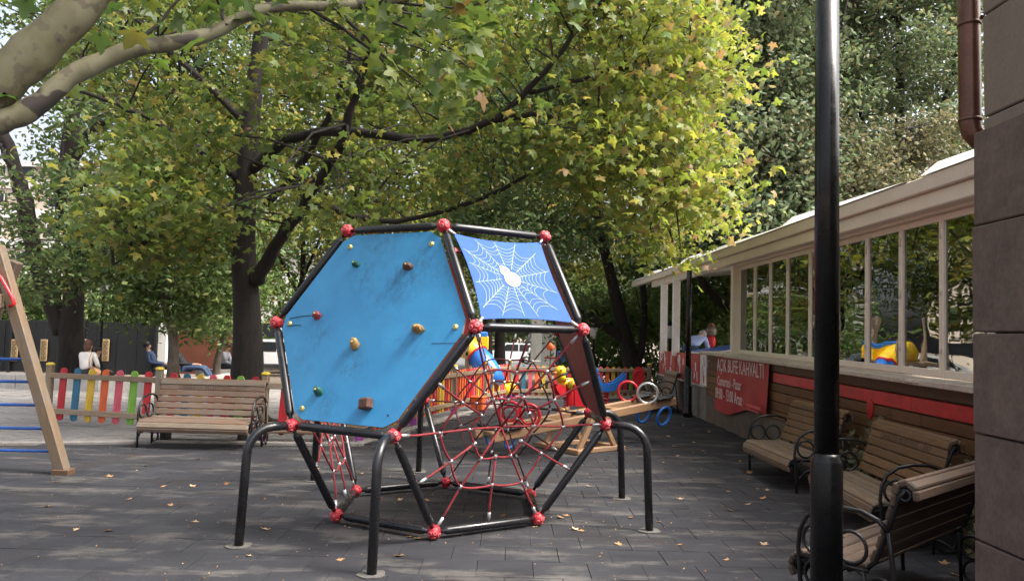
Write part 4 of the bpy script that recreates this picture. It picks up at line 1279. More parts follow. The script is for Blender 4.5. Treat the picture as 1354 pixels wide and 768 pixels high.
# interior
cb('floor_slab', (6.9, 8.2, 0.32), (5.2, 13.9, 0.10), M['interior'])
cb('back_wall', (9.45, 8.2, 0.75), (0.12, 13.9, 0.80), M['brown_wall'])
cb('end_wall', (6.9, 1.25, 1.7), (5.0, 0.12, 3.0), M['cream'])
for yb in (2.5, 5, 7.5, 10, 12.5, 14.9):
    cb('back_mullion', (9.45, yb, 2.5), (0.10, 0.09, 2.7), M['cream'])
cb('back_beam', (9.42, 8.2, 3.78), (0.16, 13.8, 0.14), M['cream'])
for yb in (10.9, 6.1):
    MB().lathe([(0.10, 0.37), (0.10, 3.35), (0.16, 3.4)], seg=14).build('inner_column', M['pole_paint'], cafe, loc=Vector((5.6, yb, 0)) - co_)
for k, (x, y, m_, lab) in enumerate([(5.3, 7.3, 'blue_plastic', 'blue upholstered bench seat behind the right hand panes'), (5.4, 8.6, 'yellow_plastic', 'yellow upholstered bench seat behind the middle panes'), (5.5, 9.9, 'yellow_plastic', 'yellow upholstered bench seat behind the post'), (6.0, 13.6, 'red_plastic', 'red upholstered bench seat at the far end of the cafe')]):
    s_ = thing('cafe_bench', lab, 'bench seat', (x, y, 0.37), 0.0, 'coloured bench seats inside the cafe')
    MB().box((0, 0, 0.30), (0.55, 1.0, 0.28), bev=0.04).build('seat', M[m_], s_)
    MB().box((0.27, 0, 0.72), (0.14, 1.0, 0.66), bev=0.04).build('backrest', M[m_], s_)
    MB().box((0, 0, 0.08), (0.45, 0.9, 0.16), bev=0.01).build('plinth', M['cafe_dark'], s_)
for k, (x, y, lab) in enumerate([(4.85, 8.0, 'dark cafe table nearest the windows'), (6.6, 7.4, 'dark cafe table deep in the room'), (5.0, 11.6, 'dark cafe table near the inner column'), (6.4, 12.3, 'dark cafe table at the far end of the room')]):
    tb = thing('cafe_table', lab, 'table', (x, y, 0.37), 0, 'tables inside the cafe')
    MB().box((0, 0, 0.73), (0.7, 0.7, 0.035), bev=0.008).build('tabletop', M['cafe_wood'], tb)
    MB().tube([(0, 0, 0.02), (0, 0, 0.72)], 0.035, 8).build('pedestal', M['iron'], tb)
    MB().lathe([(0.22, 0), (0.2, 0.02)], seg=14).build('foot', M['iron'], tb)
# blue notice stuck inside a pane
p = onplane(1174, 400, (WX, 0, 0), (1, 0, 0))
nt_ = thing('window_notice', 'pale blue handwritten notice on a cafe window pane', 'notice', (WP + 0.012, p.y, p.z))
MB().box((0, 0, 0), (0.004, 0.36, 0.62)).build('sheet', M['blue_shirt'], nt_)
for k in range(5):
    pts = [Vector((-0.004, 0.14 - 0.028 * i, 0.22 - 0.1 * k + 0.02 * math.sin(i * 2.1 + k))) for i in range(11)]
    MB().tube(pts, 0.006, 4).build('scribble', M['white_print'], nt_)

# banner on the plank wall
def wallm(y, z, x=WX - 0.03):
    # text frame on the wall: local x runs towards the viewer (-Y), local y is up, normal -X
    return Matrix(((0, 0, -1, x), (-1, 0, 0, y), (0, 1, 0, z), (0, 0, 0, 1)))
bn_ = thing('banner', 'creased red breakfast banner with white lettering hung on the plank wall', 'banner', (WX - 0.03, 12.95, 0))
nb, mbb = 24, 12
y0, y1 = 14.38, 11.50
vs = []
def drape(u, v):
    z = 1.325 - 0.01 * math.sin(u * 9) - v * (0.93 + 0.10 * math.sin(u * 5.0 + 0.6) * v - 0.04 * u * v)
    x = -0.012 - 0.022 * v * (1 + math.sin(u * 17 + v * 2.5)) - 0.012 * math.sin(u * 9 - v * 4) * v - max(0, u - 0.8) * v * 0.15
    return Vector((x, (y0 + (y1 - y0) * u) - 12.95, z))
vs = [drape(i / nb, j / mbb) for j in range(mbb + 1) for i in range(nb + 1)]
fs = [(j * (nb + 1) + i, j * (nb + 1) + i + 1, (j + 1) * (nb + 1) + i + 1, (j + 1) * (nb + 1) + i) for j in range(mbb) for i in range(nb)]
mb = MB(); mb.add(vs, fs, 0, True)
mb.add([v + Vector((0.003, 0, 0)) for v in vs], [tuple(reversed(f)) for f in fs], 0, True)
cl = mb.build('cloth', M['banner_red'], bn_)
def banner_text(s_, u, v, size, sx):
    lm = Matrix.Translation((-0.012 - 0.05 * v - 0.016, y0 + (y1 - y0) * u - 12.95, 1.325 - v * 0.88)) @ Matrix(((0, 0, -1, 0), (-1, 0, 0, 0), (0, 1, 0, 0), (0, 0, 0, 1)))
    return text(s_, 'lettering', size, M['letter_white'], cl, lm @ Matrix.Rotation(0.0, 4, 'Z'), 0.001, 'LEFT', sx)
banner_text('AÇIK BÜFE KAHVALTI', 0.03, 0.30, 0.33, 0.82)
banner_text('Cumartesi - Pazar', 0.06, 0.60, 0.25, 0.80)
banner_text('09:00 - 13:00 Arası', 0.03, 0.88, 0.29, 0.74)
lm = None
mb = MB()
mb.box((-0.10, 11.98 - 12.95, 0.60), (0.004, 0.7, 0.05)).box((-0.10, 11.98 - 12.95, 0.53), (0.004, 0.55, 0.02)).ring((-0.10, 12.5 - 12.95, 0.60), 0.05, 0.01, (1, 0, 0), 14, 5)
mb.build('emblem', M['pale_red'], cl)

# low stained wall with the red advert boards, behind the far bench
lw = thing('low_wall', 'stained grey low wall beyond the cafe planks', 'wall', (WX, 17.85, 0))
MB().box((0.12, 0, 0.32), (0.26, 5.0, 0.68), bev=0.01).build('wall_body', M['grey_wall'], lw)
MB().box((0.10, 0, 0.675), (0.32, 5.02, 0.03), bev=0.006).build('coping', M['concrete'], lw)
ads = [(20.25, 19.05), (19.0, 18.35), (18.15, 17.1), (17.05, 15.95), (15.90, 15.40)]
for k, (ya, yb) in enumerate(ads):
    labs = ['leftmost faded red advert board on the low wall', 'red advert board between the two cream columns', 'red advert board left of the far black lamp post', 'red advert board right of the far black lamp post', 'narrow pale advert board next to the plank wall']
    ad = thing('advert_board', labs[k], 'advert board', (WX + 0.02, (ya + yb) / 2, 0.69), 0, 'advert boards on the low wall')
    w_ = ya - yb - 0.03
    MB().box((0, 0, 0.315), (0.03, w_, 0.62), bev=0.004).build('board', M['ad_red'] if k < 4 else M['white_paint'], ad)
    ar = random.Random(k + 4)
    pmat = M['white_print'] if k < 4 else M['ad_red']
    for i in range(5):
        yy = ar.uniform(-w_ * 0.4, w_ * 0.4)
        zz = ar.uniform(0.12, 0.5)
        MB().box((0, 0, 0), (0.004, ar.uniform(0.03, 0.07), ar.uniform(0.10, 0.24))).build('print_mark', pmat, ad, loc=(-0.0175, yy, zz), rot=(ar.uniform(-.3, .3), 0, 0))
    if k in (0, 2):
        MB().ring((-0.0175, w_ * 0.22, 0.47), 0.09, 0.014, (1, 0, 0), 16, 4).build('print_mark', pmat, ad)

# ------------------------------------------------------------------ brown sided building at the right edge
WXR, WYR = 2.18, 3.52
hut = thing('corner_building', 'brown and beige sided building corner at the right edge', 'building', (WXR, WYR, 0))
MB().box((1.68, -1.6, 2.2), (3.2, 3.16, 4.5)).build('wall_core', M['siding_brown'], hut)
def zc(py, px=1291):
    return onplane(px, py, (WXR, 0, 0), (1, 0, 0)).z if False else at(px, py, WYR).z
levels = [(-0.02, zc(712)), (zc(712), zc(572)), (zc(572), zc(440)), (zc(440), zc(300)), (zc(300), zc(176))]
rr = random.Random(2)
for z0, z1 in levels:
    MB().box((0.0, -1.6, (z0 + z1) / 2), (0.05, 3.2, z1 - z0 - 0.008), bev=0.006).build('siding_board', M['siding_brown'], hut, rot=(0, R(rr.uniform(0.2, 0.5)), 0))
    MB().box((1.6, 0.0, (z0 + z1) / 2), (3.145, 0.05, z1 - z0 - 0.008), bev=0.006).build('siding_board', M['siding_brown'], hut)
up = [(zc(176), zc(158)), (zc(158), zc(24)), (zc(24), zc(-110)), (zc(-110), 4.4)]
for z0, z1 in up:
    MB().box((0.058, -1.6, (z0 + z1) / 2), (0.05, 3.16, z1 - z0 - 0.008), bev=0.006).build('siding_board', M['siding_beige'], hut, label='beige siding board')
    MB().box((1.66, -0.004, (z0 + z1) / 2), (3.14, 0.05, z1 - z0 - 0.008), bev=0.006).build('siding_board', M['siding_beige'], hut, label='beige siding board')
# copper downpipe with an elbow into the wall
pc = at(1282, 90, WYR + 0.11)
dp = thing('downpipe', 'copper brown rain downpipe with an elbow by the siding', 'pipe', (pc.x, pc.y, 0))
ztop, zb = 4.4, at(1282, 189, WYR + 0.1).z
pts = [(0, 0, ztop), (0, 0, zb + 0.10), (0.008, -0.003, zb + 0.055), (0.035, -0.012, zb + 0.018), (0.075, -0.03, zb)]
MB().tube(pts + [(0.16, -0.06, zb)], 0.05, 16).build('pipe', M['copper'], dp)
for z in (at(1282, 20, WYR).z, at(1282, 150, WYR).z):
    MB().tube([(0, 0, z - 0.008), (0, 0, z + 0.008)], 0.0535, 16).build('collar', M['copper'], dp)
MB().tube([(0, 0, at(1282, 12, WYR).z), (0.06, -0.03, at(1282, 12, WYR).z)], 0.012, 6).build('bracket', M['copper'], dp)

# ------------------------------------------------------------------ lamp posts
pp = at(1095, 330, 4.2)
lp = thing('lamp_post', 'large black lamp post standing close in front of the benches', 'lamp post', (1.765, 4.2, 0))
zs = at(1093, 606, 4.2).z
MB().lathe([(0.085, 0.0), (0.085, zs - 0.02), (0.080, zs - 0.006), (0.071, zs + 0.012), (0.067, zs + 0.03)], seg=24).build('base', M['pole_paint'], lp)
MB().lathe([(0.066, zs + 0.02), (0.064, 4.3)], seg=24).build('pole', M['pole_paint'], lp)
MB().lathe([(0.13, 0.0), (0.13, 0.02)], seg=20).build('base_plate', M['iron'], lp)
ln = MB().lathe([(0.05, 4.3), (0.10, 4.34), (0.19, 4.75), (0.20, 4.78)], seg=8).build('lantern', M['lamp_glass'], lp)
MB().lathe([(0.22, 4.78), (0.06, 4.95), (0.01, 5.02)], seg=8).build('cap', M['pole_paint'], ln)
fl = thing('lamp_post', 'slim black lamp post by the advert boards and hoop bench', 'lamp post', (3.77, 15.95, 0))
zs2 = 1.02
MB().lathe([(0.10, 0.0), (0.10, 0.10), (0.085, 0.14), (0.085, zs2), (0.06, zs2 + 0.04)], seg=16).build('base', M['pole_paint'], fl)
MB().lathe([(0.058, zs2 + 0.03), (0.055, 3.16)], seg=16).build('pole', M['pole_paint'], fl)
MB().lathe([(0.05, 3.16), (0.07, 3.165)], seg=8).build('collar', M['pole_paint'], fl)
def old_lamp(px, py_base, Y, h, label):
    p = at(px, py_base, Y)
    t = thing('street_lantern', label, 'lantern', (p.x, Y, gz(Y)), 0, 'old style street lanterns')
    MB().lathe([(0.09, 0), (0.09, 0.25), (0.045, 0.35), (0.04, h - 0.62), (0.07, h - 0.58), (0.03, h - 0.54)], seg=10).build('pole', M['pole_paint'], t)
    g = MB().lathe([(0.08, h - 0.54), (0.17, h - 0.16), (0.17, h - 0.14)], seg=6).build('lantern', M['lamp_glass'], t)
    MB().lathe([(0.20, h - 0.14), (0.08, h - 0.03), (0.02, h)], seg=6).build('cap', M['pole_paint'], g)
old_lamp(784, 480, 26, 2.25, 'street lantern with grey glass left of the forked dark tree')
old_lamp(886, 470, 24, 2.3, 'street lantern seen between the two cream porch columns')
old_lamp(132, 480, 23, 3.15, 'street lantern in front of the black fence on the left')

# ------------------------------------------------------------------ background things
# black fence with wooden plaques
bf = thing('board_fence', 'black board fence along the back of the park on the left', 'fence', (-16.5, 27.0, gz(27)))
for k in range(22):
    MB().box((0, 0, 0), (0.36, 0.03, 1.85), bev=0.006).build('board', M['dark_fence'], bf, loc=(-4 + k * 0.365, 0.012 * (k % 2), 0.95 + 0.01 * (k % 3)))
for k in range(4):
    MB().box((0, 0, 0), (0.09, 0.09, 2.0), bev=0.01).build('post', M['dark_fence'], bf, loc=(-4 + k * 2.6, -0.07, 1.0))
for (px, lab) in ((16, 'carved wooden plaque on the black fence behind the leaning wooden leg'), (55, 'carved wooden plaque on the black fence left of the big trunk'), (112, 'carved wooden plaque on the black fence behind the woman in white'), (137, 'carved wooden plaque on the black fence right of the seated woman')):
    p = at(px, 463, 26.8)
    pq = thing('wall_plaque', lab, 'plaque', (p.x, 26.92, p.z), 0, 'carved wooden plaques on the black fence')
    MB().box((0, 0, 0), (0.26, 0.04, 0.78), bev=0.02).build('board', M['plaque'], pq)
    cm = MB()
    for i in range(4):
        cm.ring((0, -0.022, -0.26 + 0.17 * i), 0.06, 0.012, (0, 1, 0), 10, 4)
    cm.build('carving', M['cafe_dark'], pq)
# reddish wall, low curved wall the visitors sit on
rw = thing('park_wall', 'rust brown wall behind the seated people left of the big trunk', 'wall', (at(276, 470, 31).x, 31, gz(31)))
MB().box((0, 0, 1.1), (2.7, 0.25, 2.4), bev=0.01).build('wall_body', M['brown_wall'], rw)
MB().box((0, 0, 2.32), (2.8, 0.32, 0.08), bev=0.01).build('coping', M['cafe_dark'], rw)
def seatwall(pts, h, w, label):
    p0 = Vector((pts[0][0], pts[0][1], 0))
    t = thing('seat_wall', label, 'low wall', p0)
    for (a, c_) in zip(pts, pts[1:]):
        a, c_ = Vector((a[0], a[1], 0)), Vector((c_[0], c_[1], 0))
        d = c_ - a
        m_ = MB().box((0, 0, h / 2 - 0.03), (d.length - 0.01, w, h + 0.06), bev=0.015)
        m_.build('wall_block', M['concrete'], t, loc=(a + c_) / 2 - p0 + Vector((0, 0, gz((a.y + c_.y) / 2))), rot=(0, 0, math.atan2(d.y, d.x)))
    return t
pa = [at(-30, 500, 19.5), at(30, 500, 19.0), at(80, 500, 18.8), at(140, 500, 18.6), at(185, 500, 18.9)]
seatwall([(p.x, p.y) for p in pa], 0.36, 0.45, 'pale concrete seat wall under the seated woman')
pb = [at(190, 500, 17.2), at(235, 500, 18.2), at(275, 500, 19.6), at(310, 500, 21.5)]
seatwall([(p.x, p.y) for p in pb], 0.38, 0.45, 'pale curved seat wall beyond the picket fence posts')
pc_ = [at(262, 500, 24.5), at(300, 500, 25.2), at(345, 500, 26)]
seatwall([(p.x, p.y) for p in pc_], 0.38, 0.5, 'far seat wall under the man in grey')
wp_ = at(216, 470, 29)
ps = thing('gate_pillar', 'white gate pillar at the end of the black fence', 'pillar', (wp_.x, 29, gz(29)))
MB().box((0, 0, 1.3), (0.34, 0.34, 2.6), bev=0.02).build('shaft', M['facade_white'], ps)
MB().box((0, 0, 2.64), (0.44, 0.44, 0.1), bev=0.02).build('capstone', M['facade_white'], ps)

# cars
def make_car(label, loc, rz, m_, L_=4.4, Wd=1.8, H=1.5, suv=False, group=None):
    t = thing('parked_car', label, 'car', loc, rz, group)
    hl = L_ / 2
    if suv:
        pr = [(-hl, 0.45), (-hl, 0.98), (-hl + 0.10, 1.02), (-hl + 0.95, 1.12), (-hl + 1.55, H), (hl - 0.35, H), (hl - 0.05, 1.1), (hl, 0.9), (hl, 0.45)]
    else:
        pr = [(-hl, 0.40), (-hl, 0.72), (-hl + 0.15, 0.80), (-hl + 1.1, 0.92), (-hl + 1.8, H), (hl - 1.2, H), (hl - 0.5, 0.98), (hl, 0.92), (hl, 0.40)]
    bot = []
    for cx in (hl - 0.85, -hl + 0.85):
        bot += [(cx + 0.38 * math.cos(PI * i / 8), 0.40 + 0.34 * math.sin(PI * i / 8)) for i in range(9)]
    poly = [Vector((x, 0, z)) for x, z in pr] + [Vector((x, 0, z)) for x, z in bot]
    mb = MB().prism(poly, (0, -Wd / 2, 0), (0, Wd / 2, 0))
    body = mb.build('body', m_, t)
    # glass house
    x0, x1, x2, x3 = pr[3][0], pr[4][0], pr[5][0], pr[6][0]
    zb = pr[3][1] + 0.02
    for sy in (-1, 1):
        for (a, c_, d_, e_) in ((x0 + 0.2, x1 + 0.06, (x1 + x2) / 2 - 0.05, (x1 + x2) / 2 - 0.05), ((x1 + x2) / 2 + 0.05, (x1 + x2) / 2 + 0.05, x2 - 0.1, x3 - 0.22)):
            w = [Vector((a, 0, zb)), Vector((e_, 0, zb)), Vector((d_, 0, H - 0.09)), Vector((c_, 0, H - 0.09))]
            MB().prism(w, (0, sy * (Wd / 2 + 0.002), 0), (0, sy * (Wd / 2 + 0.012), 0)).build('side_window', M['car_glass'], t)
        for cx in (hl - 0.85, -hl + 0.85):
            wh = MB().lathe([(0.2, -0.10), (0.33, -0.09), (0.33, 0.09), (0.2, 0.10)], c=(0, 0, 0), seg=18, axis=(0, 1, 0)).build('wheel', M['black_rubber'], t, loc=(cx, sy * (Wd / 2 - 0.10), 0.33))
            MB().lathe([(0.19, 0.0), (0.17, 0.015), (0.05, 0.02)], c=(0, sy * 0.10, 0), seg=14, axis=(0, sy, 0)).build('rim', M['steel'], wh)
        MB().box((-hl - 0.012, sy * (Wd / 2 - 0.25), pr[1][1] - 0.1), (0.03, 0.32, 0.14), bev=0.01).build('headlight', M['lamp_glass'], t)
        MB().box((hl + 0.012, sy * (Wd / 2 - 0.2), 0.82), (0.03, 0.22, 0.2), bev=0.01).build('tail_light', M['red_plastic'], t)
        MB().box((x0 + 0.45, sy * (Wd / 2 + 0.09), zb + 0.06), (0.12, 0.16, 0.12), bev=0.03).build('mirror', m_, t)
    d = Vector((x1 - x0, 0, H - pr[3][1]))
    for (xa, za, xb, zb2, nm) in ((x0, pr[3][1], x1, H, 'windscreen'), (x3, pr[6][1], x2, H, 'rear_window')):
        a, c_ = Vector((xa, 0, za)), Vector((xb, 0, zb2))
        nrm = Vector((-(c_ - a).z, 0, (c_ - a).x)).normalized()
        if nrm.z < 0: nrm = -nrm
        a2, c2 = a.lerp(c_, 0.08) + nrm * 0.006, a.lerp(c_, 0.92) + nrm * 0.006
        hw = Wd / 2 - 0.12
        vs = [a2 + Vector((0, -hw, 0)), a2 + Vector((0, hw, 0)), c2 + Vector((0, hw - 0.08, 0)), c2 + Vector((0, -hw + 0.08, 0))]
        MB().add(vs + [v - nrm * 0.004 for v in vs], [(0, 1, 2, 3), (7, 6, 5, 4)]).build(nm, M['car_glass'], t)
    for sx in (-1, 1):
        MB().box((sx * hl, 0, 0.48), (0.16, Wd - 0.06, 0.2), bev=0.04).build('bumper', M['black_rubber'] if suv else m_, t)
    return t
make_car('white off-road car parked beyond the fence behind the rope net', (at(684, 465, 70).x - 0.6, 70, gz(70)), 0.15, M['car_white'], 4.3, 1.8, 1.85, True)
make_car('white car parked between the big trunk and the blue wall', (at(362, 470, 34).x - 0.2, 34, gz(34)), 0.35, M['car_white'], 4.4, 1.8, 1.45)
make_car('white car parked farther along the street left of the blue wall', (at(372, 455, 44).x, 44, gz(44)), 0.1, M['car_white'], 4.4, 1.8, 1.5)
# dark awning over the cars
aw = at(350, 440, 31)
an = thing('market_awning', 'dark grey awning over the parked white cars', 'awning', (aw.x + 1.0, 31, gz(31)))
mb = MB().prism([Vector((0, -1.0, 1.55)), Vector((0, 1.4, 2.05)), Vector((0, 1.4, 2.10)), Vector((0, -1.0, 2.08)), ], (-1.7, 0, 0), (1.7, 0, 0))
mb.build('canopy', M['dark_cloth'], an)
for sx in (-1.6, 1.6):
    MB().tube([(sx, -0.9, 0), (sx, -0.9, 1.7)], 0.03, 8).build('post', M['iron'], an)
    MB().tube([(sx, 1.3, 0), (sx, 1.3, 2.1)], 0.03, 8).build('post', M['iron'], an)
# pale pillar, white kiosk, orange globe, blue bin beyond the net
pl_ = at(711, 460, 60)
ps = thing('stone_pillar', 'broad grey green pillar beyond the rope net', 'pillar', (pl_.x, 60, gz(60)))
MB().box((0, 0, 2.2), (1.15, 0.9, 4.4), bev=0.04).build('shaft', M['concrete'], ps)
MB().box((0, 0, 0.2), (1.35, 1.1, 0.5), bev=0.04).build('plinth', M['concrete'], ps)
kq = at(733, 460, 56)
kk = thing('kiosk', 'white kiosk wall with a printed foot beyond the net', 'kiosk', (kq.x, 56, gz(56)))
MB().box((0, 0, 1.5), (1.9, 1.2, 3.0), bev=0.03).build('wall_panel', M['white_paint'], kk)
MB().box((0, -0.62, 0.75), (1.5, 0.03, 0.12), bev=0.01).build('print_band', M['red_plastic'], kk)
MB().box((0, -0.15, 3.05), (2.1, 1.6, 0.12), bev=0.02).build('roof', M['facade_white'], kk)
gq = at(728, 458, 40)
bq = thing('orange_globe', 'orange globe on a thin stand before the white kiosk', 'globe', (gq.x, 40, gz(40)))
MB().sphere((0, 0, gq.z - gz(40)), 0.23, 0, 14, 10).build('ball', M['orange_plastic'], bq)
MB().tube([(0, 0, 0), (0, 0, gq.z - gz(40) - 0.2)], 0.03, 8).build('stand', M['iron'], bq)
cq = at(742, 470, 36)
rb = thing('recycling_bin', 'dark blue bin beside the white kiosk', 'bin', (cq.x, 36, gz(36)))
MB().box((0, 0, 0.62), (0.36, 0.36, 1.15), bev=0.04).build('body', M['blue_tube'], rb)
MB().box((0, 0, 1.22), (0.40, 0.40, 0.08), bev=0.03).build('lid', M['blue_tube'], rb)
bxq = at(731, 478, 38)
bx = thing('crate', 'brown crate on the ground left of the blue bin', 'crate', (bxq.x, 38, gz(38)))
MB().box((0, 0, 0.28), (0.34, 0.34, 0.5), bev=0.01).build('body', M['brown_wall'], bx)
MB().box((0, 0, 0.55), (0.38, 0.38, 0.05), bev=0.01).build('lid', M['brown_wall'], bx)
# apartment block far left
apx = at(40, 250, 75)
ab = thing('apartment_block', 'pale beige apartment block seen through the trees at far left', 'building', (-52, 75, gz(75)))
MB().box((0, 5, 9.2), (26, 10, 18.4)).build('wall', M['facade'], ab)
MB().box((0, 5, 18.6), (27, 11, 0.5)).build('roof', M['facade_white'], ab)
for fl_ in range(6):
    MB().box((0, -0.06, 1.6 + fl_ * 3.0), (26.1, 0.2, 0.9)).build('balcony_band', M['facade_white'], ab)
    for k in range(9):
        wf = MB().box((0, 0, 0), (1.5, 0.12, 1.5)).build('window', M['facade_white'], ab, loc=(-11.6 + 2.9 * k, -0.02, 3.0 + fl_ * 3.0))
        MB().box((0, -0.05, 0), (1.25, 0.06, 1.25)).build('pane', M['car_glass'], wf)
ab2 = thing('apartment_block', 'white apartment block beyond the street behind the big trunk', 'building', (-27, 96, gz(75)))
MB().box((0, 5, 6), (20, 10, 12)).build('wall', M['facade_white'], ab2)
MB().box((0, 5, 12.2), (21, 11, 0.4)).build('roof', M['facade'], ab2)
for fl_ in range(4):
    for k in range(7):
        wf = MB().box((0, 0, 0), (1.5, 0.12, 1.5)).build('window', M['facade'], ab2, loc=(-8.6 + 2.9 * k, -0.02, 2.0 + fl_ * 2.9))
        MB().box((0, -0.05, 0), (1.25, 0.06, 1.25)).build('pane', M['car_glass'], wf)

# things behind the low wall at the end of the cafe
tf = MB().box((0, 0, 0.25), (5.0, 5.0, 0.5), bev=0.01)
structure(tf.build('terrace_floor', M['concrete'], None, loc=(6.8, 17.9, 0.0)))
gq = at(940.5, 438, 20)
gm = thing('gumball_machine', 'gumball machine with dark glass globe and red base behind the low wall', 'gumball machine', (gq.x, 20, 0.5))
gh = gq.z - 0.5
MB().lathe([(0.13, 0.0), (0.13, 0.03), (0.035, 0.06), (0.035, gh - 0.42), (0.115, gh - 0.38), (0.125, gh - 0.22), (0.085, gh - 0.12)], seg=16).build('base', M['red_plastic'], gm)
MB().sphere((0, 0, gh), 0.15, 0, 16, 12).build('globe', M['gumball_glass'], gm)
MB().lathe([(0.08, gh + 0.135), (0.10, gh + 0.16), (0.04, gh + 0.23)], seg=14).build('cap', M['cafe_wood'], gm)
tt = thing('counter_board', 'blue board with pale edges leaning beside the cafe corner', 'board', (4.75, 17.0, 0.5))
MB().box((0, 0, 0.92), (1.1, 1.9, 0.05), rot=(0, -0.16, 0), bev=0.01).build('tabletop', M['blue_tube'], tt)
MB().tube([(-0.56, -0.96, 0.83), (0.54, -0.96, 1.01), (0.54, 0.96, 1.01), (-0.56, 0.96, 0.83)], 0.022, 6, closed=True).build('rim', M['white_paint'], tt)
for sx in (-0.4, 0.4):
    for sy in (-0.8, 0.8):
        MB().tube([(sx, sy, 0), (sx, sy, 0.86)], 0.025, 6).build('leg', M['iron'], tt)

# ------------------------------------------------------------------ people
def skin_mesh(name, verts, edges, radii, mtl, sub=2):
    me = bpy.data.meshes.new(name)
    me.from_pydata([tuple(v) for v in verts], edges, [])
    o = bpy.data.objects.new(name, me)
    C.objects.link(o)
    md = o.modifiers.new('skin', 'SKIN')
    for i, r_ in enumerate(radii):
        rr_ = r_ if isinstance(r_, (tuple, list)) else (r_, r_)
        me.skin_vertices[0].data[i].radius = rr_
    me.skin_vertices[0].data[0].use_root = True
    s_ = o.modifiers.new('sub', 'SUBSURF'); s_.levels = sub; s_.render_levels = sub
    dg = bpy.context.evaluated_depsgraph_get()
    dg.update()
    res = bpy.data.meshes.new_from_object(o.evaluated_get(dg))
    bpy.data.objects.remove(o)
    bpy.data.meshes.remove(me)
    res.materials.clear()
    res.materials.append(mtl)
    res.polygons.foreach_set('use_smooth', [True] * len(res.polygons))
    return res
def person(label, loc, rz, J, top, bottom, hair, hairlen=0.0, sleeves=1, sc=1.0, shoe='dark_cloth'):
    """J: joints in metres, x right, y forward. Hands: five fingers each."""
    t = thing('person', label, 'person', loc, rz, 'people in the park')
    t.scale = (sc, sc, sc)
    V, E, Rd = [], [], []
    def add(p, r_, par=None):
        V.append(Vector(p)); Rd.append(r_)
        if par is not None: E.append((par, len(V) - 1))
        return len(V) - 1
    pel = add(J['pelvis'], (0.125, 0.09))
    wa = add(Vector(J['pelvis']).lerp(Vector(J['chest']), 0.5), (0.11, 0.08), pel)
    ch = add(J['chest'], (0.125, 0.085), wa)
    nk = add(J['neck'], 0.055, ch)
    hd0 = add(Vector(J['neck']).lerp(Vector(J['head']), 0.45), 0.062, nk)
    hd = add(J['head'], (0.082, 0.095), hd0)
    upd = (Vector(J['head']) - Vector(J['neck'])).normalized()
    hd2 = add(Vector(J['head']) + upd * 0.075, (0.065, 0.075), hd)
    ff = Vector(J.get('face', (0, 1, 0))).normalized()
    add(Vector(J['head']) + ff * 0.108 - upd * 0.01, 0.013, hd)       # nose
    side = ff.cross(upd)
    for s_ in (-1, 1):
        add(Vector(J['head']) + side * s_ * 0.088 - ff * 0.005, 0.014, hd)   # ears
    idx = {}
    for s_, k in ((-1, 'L'), (1, 'R')):
        sh = add(J['sh' + k], 0.052, ch); el = add(J['el' + k], 0.042, sh); wr_ = add(J['wr' + k], 0.029, el)
        d = (Vector(J['wr' + k]) - Vector(J['el' + k])).normalized()
        sd_ = d.cross(Vector((0, 0, 1)))
        sd_ = sd_.normalized() if sd_.length > 0.05 else Vector((1, 0, 0))
        pm = add(Vector(J['wr' + k]) + d * 0.06, (0.036, 0.018), wr_)
        for fi, (o_, ln_) in enumerate(((-0.028, 0.065), (-0.009, 0.078), (0.010, 0.074), (0.028, 0.058))):
            f1 = add(V[pm] + d * (0.035 + ln_ * 0.4) + sd_ * o_, 0.009, pm)
            add(V[f1] + d * ln_ * 0.5 - Vector((0, 0, 0.018)), 0.007, f1)
        th = add(V[pm] + sd_ * (-0.05) - d * 0.005, 0.010, pm)
        add(V[th] + d * 0.032 - sd_ * 0.012, 0.008, th)
        hp = add(J['hp' + k], 0.080, pel); kn = add(J['kn' + k], 0.054, hp); an_ = add(J['an' + k], 0.042, kn)
        fd = Vector(J.get('foot', (0, 1, 0)))
        add(Vector(J['an' + k]) + fd * 0.06 + Vector((0, 0, -0.05)), (0.045, 0.035), an_)
        add(Vector(J['an' + k]) + fd * 0.17 + Vector((0, 0, -0.065)), (0.040, 0.026), len(V) - 1)
    obj('body', skin_mesh('body', V, E, Rd, M['skin'], 1), t)
    # top
    V2, E2, R2 = [], [], []
    def add2(p, r_, par=None):
        V2.append(Vector(p)); R2.append(r_)
        if par is not None: E2.append((par, len(V2) - 1))
        return len(V2) - 1
    a = add2(Vector(J['pelvis']) + Vector((0, 0, 0.02)), (0.165, 0.125)); b_ = add2(V[wa], (0.152, 0.115), a); c_ = add2(V[ch], (0.185, 0.14), b_)
    add2(Vector(J['chest']).lerp(Vector(J['neck']), 0.75), 0.075, c_)
    for k in 'LR':
        s1 = add2(J['sh' + k], 0.076, c_)
        e1 = add2(J['el' + k], 0.056, s1)
        if sleeves > 0.9:
            add2(Vector(J['el' + k]).lerp(Vector(J['wr' + k]), 0.88), 0.042, e1)
    obj('shirt', skin_mesh('shirt', V2, E2, R2, M[top], 1), t)
    V2.clear(); E2.clear(); R2.clear()
    a = add2(J['pelvis'], (0.160, 0.120))
    for k in 'LR':
        h1 = add2(J['hp' + k], 0.106, a); k1 = add2(J['kn' + k], 0.076, h1); add2(Vector(J['kn' + k]).lerp(Vector(J['an' + k]), 0.93), 0.056, k1)
    obj('trousers', skin_mesh('trousers', V2, E2, R2, M[bottom], 1), t)
    hm = MB().sphere(Vector(J['head']) + upd * 0.045 - ff * 0.022, 0.112, 0, 12, 8, (0.9, 1.0, 1.0))
    if hairlen:
        hm.sphere(Vector(J['head']) - ff * 0.05 - upd * hairlen * 0.5, 0.10, 0, 12, 8, (0.95, 0.7, 1.0 + hairlen * 4))
    hm.build('hair', M[hair], t)
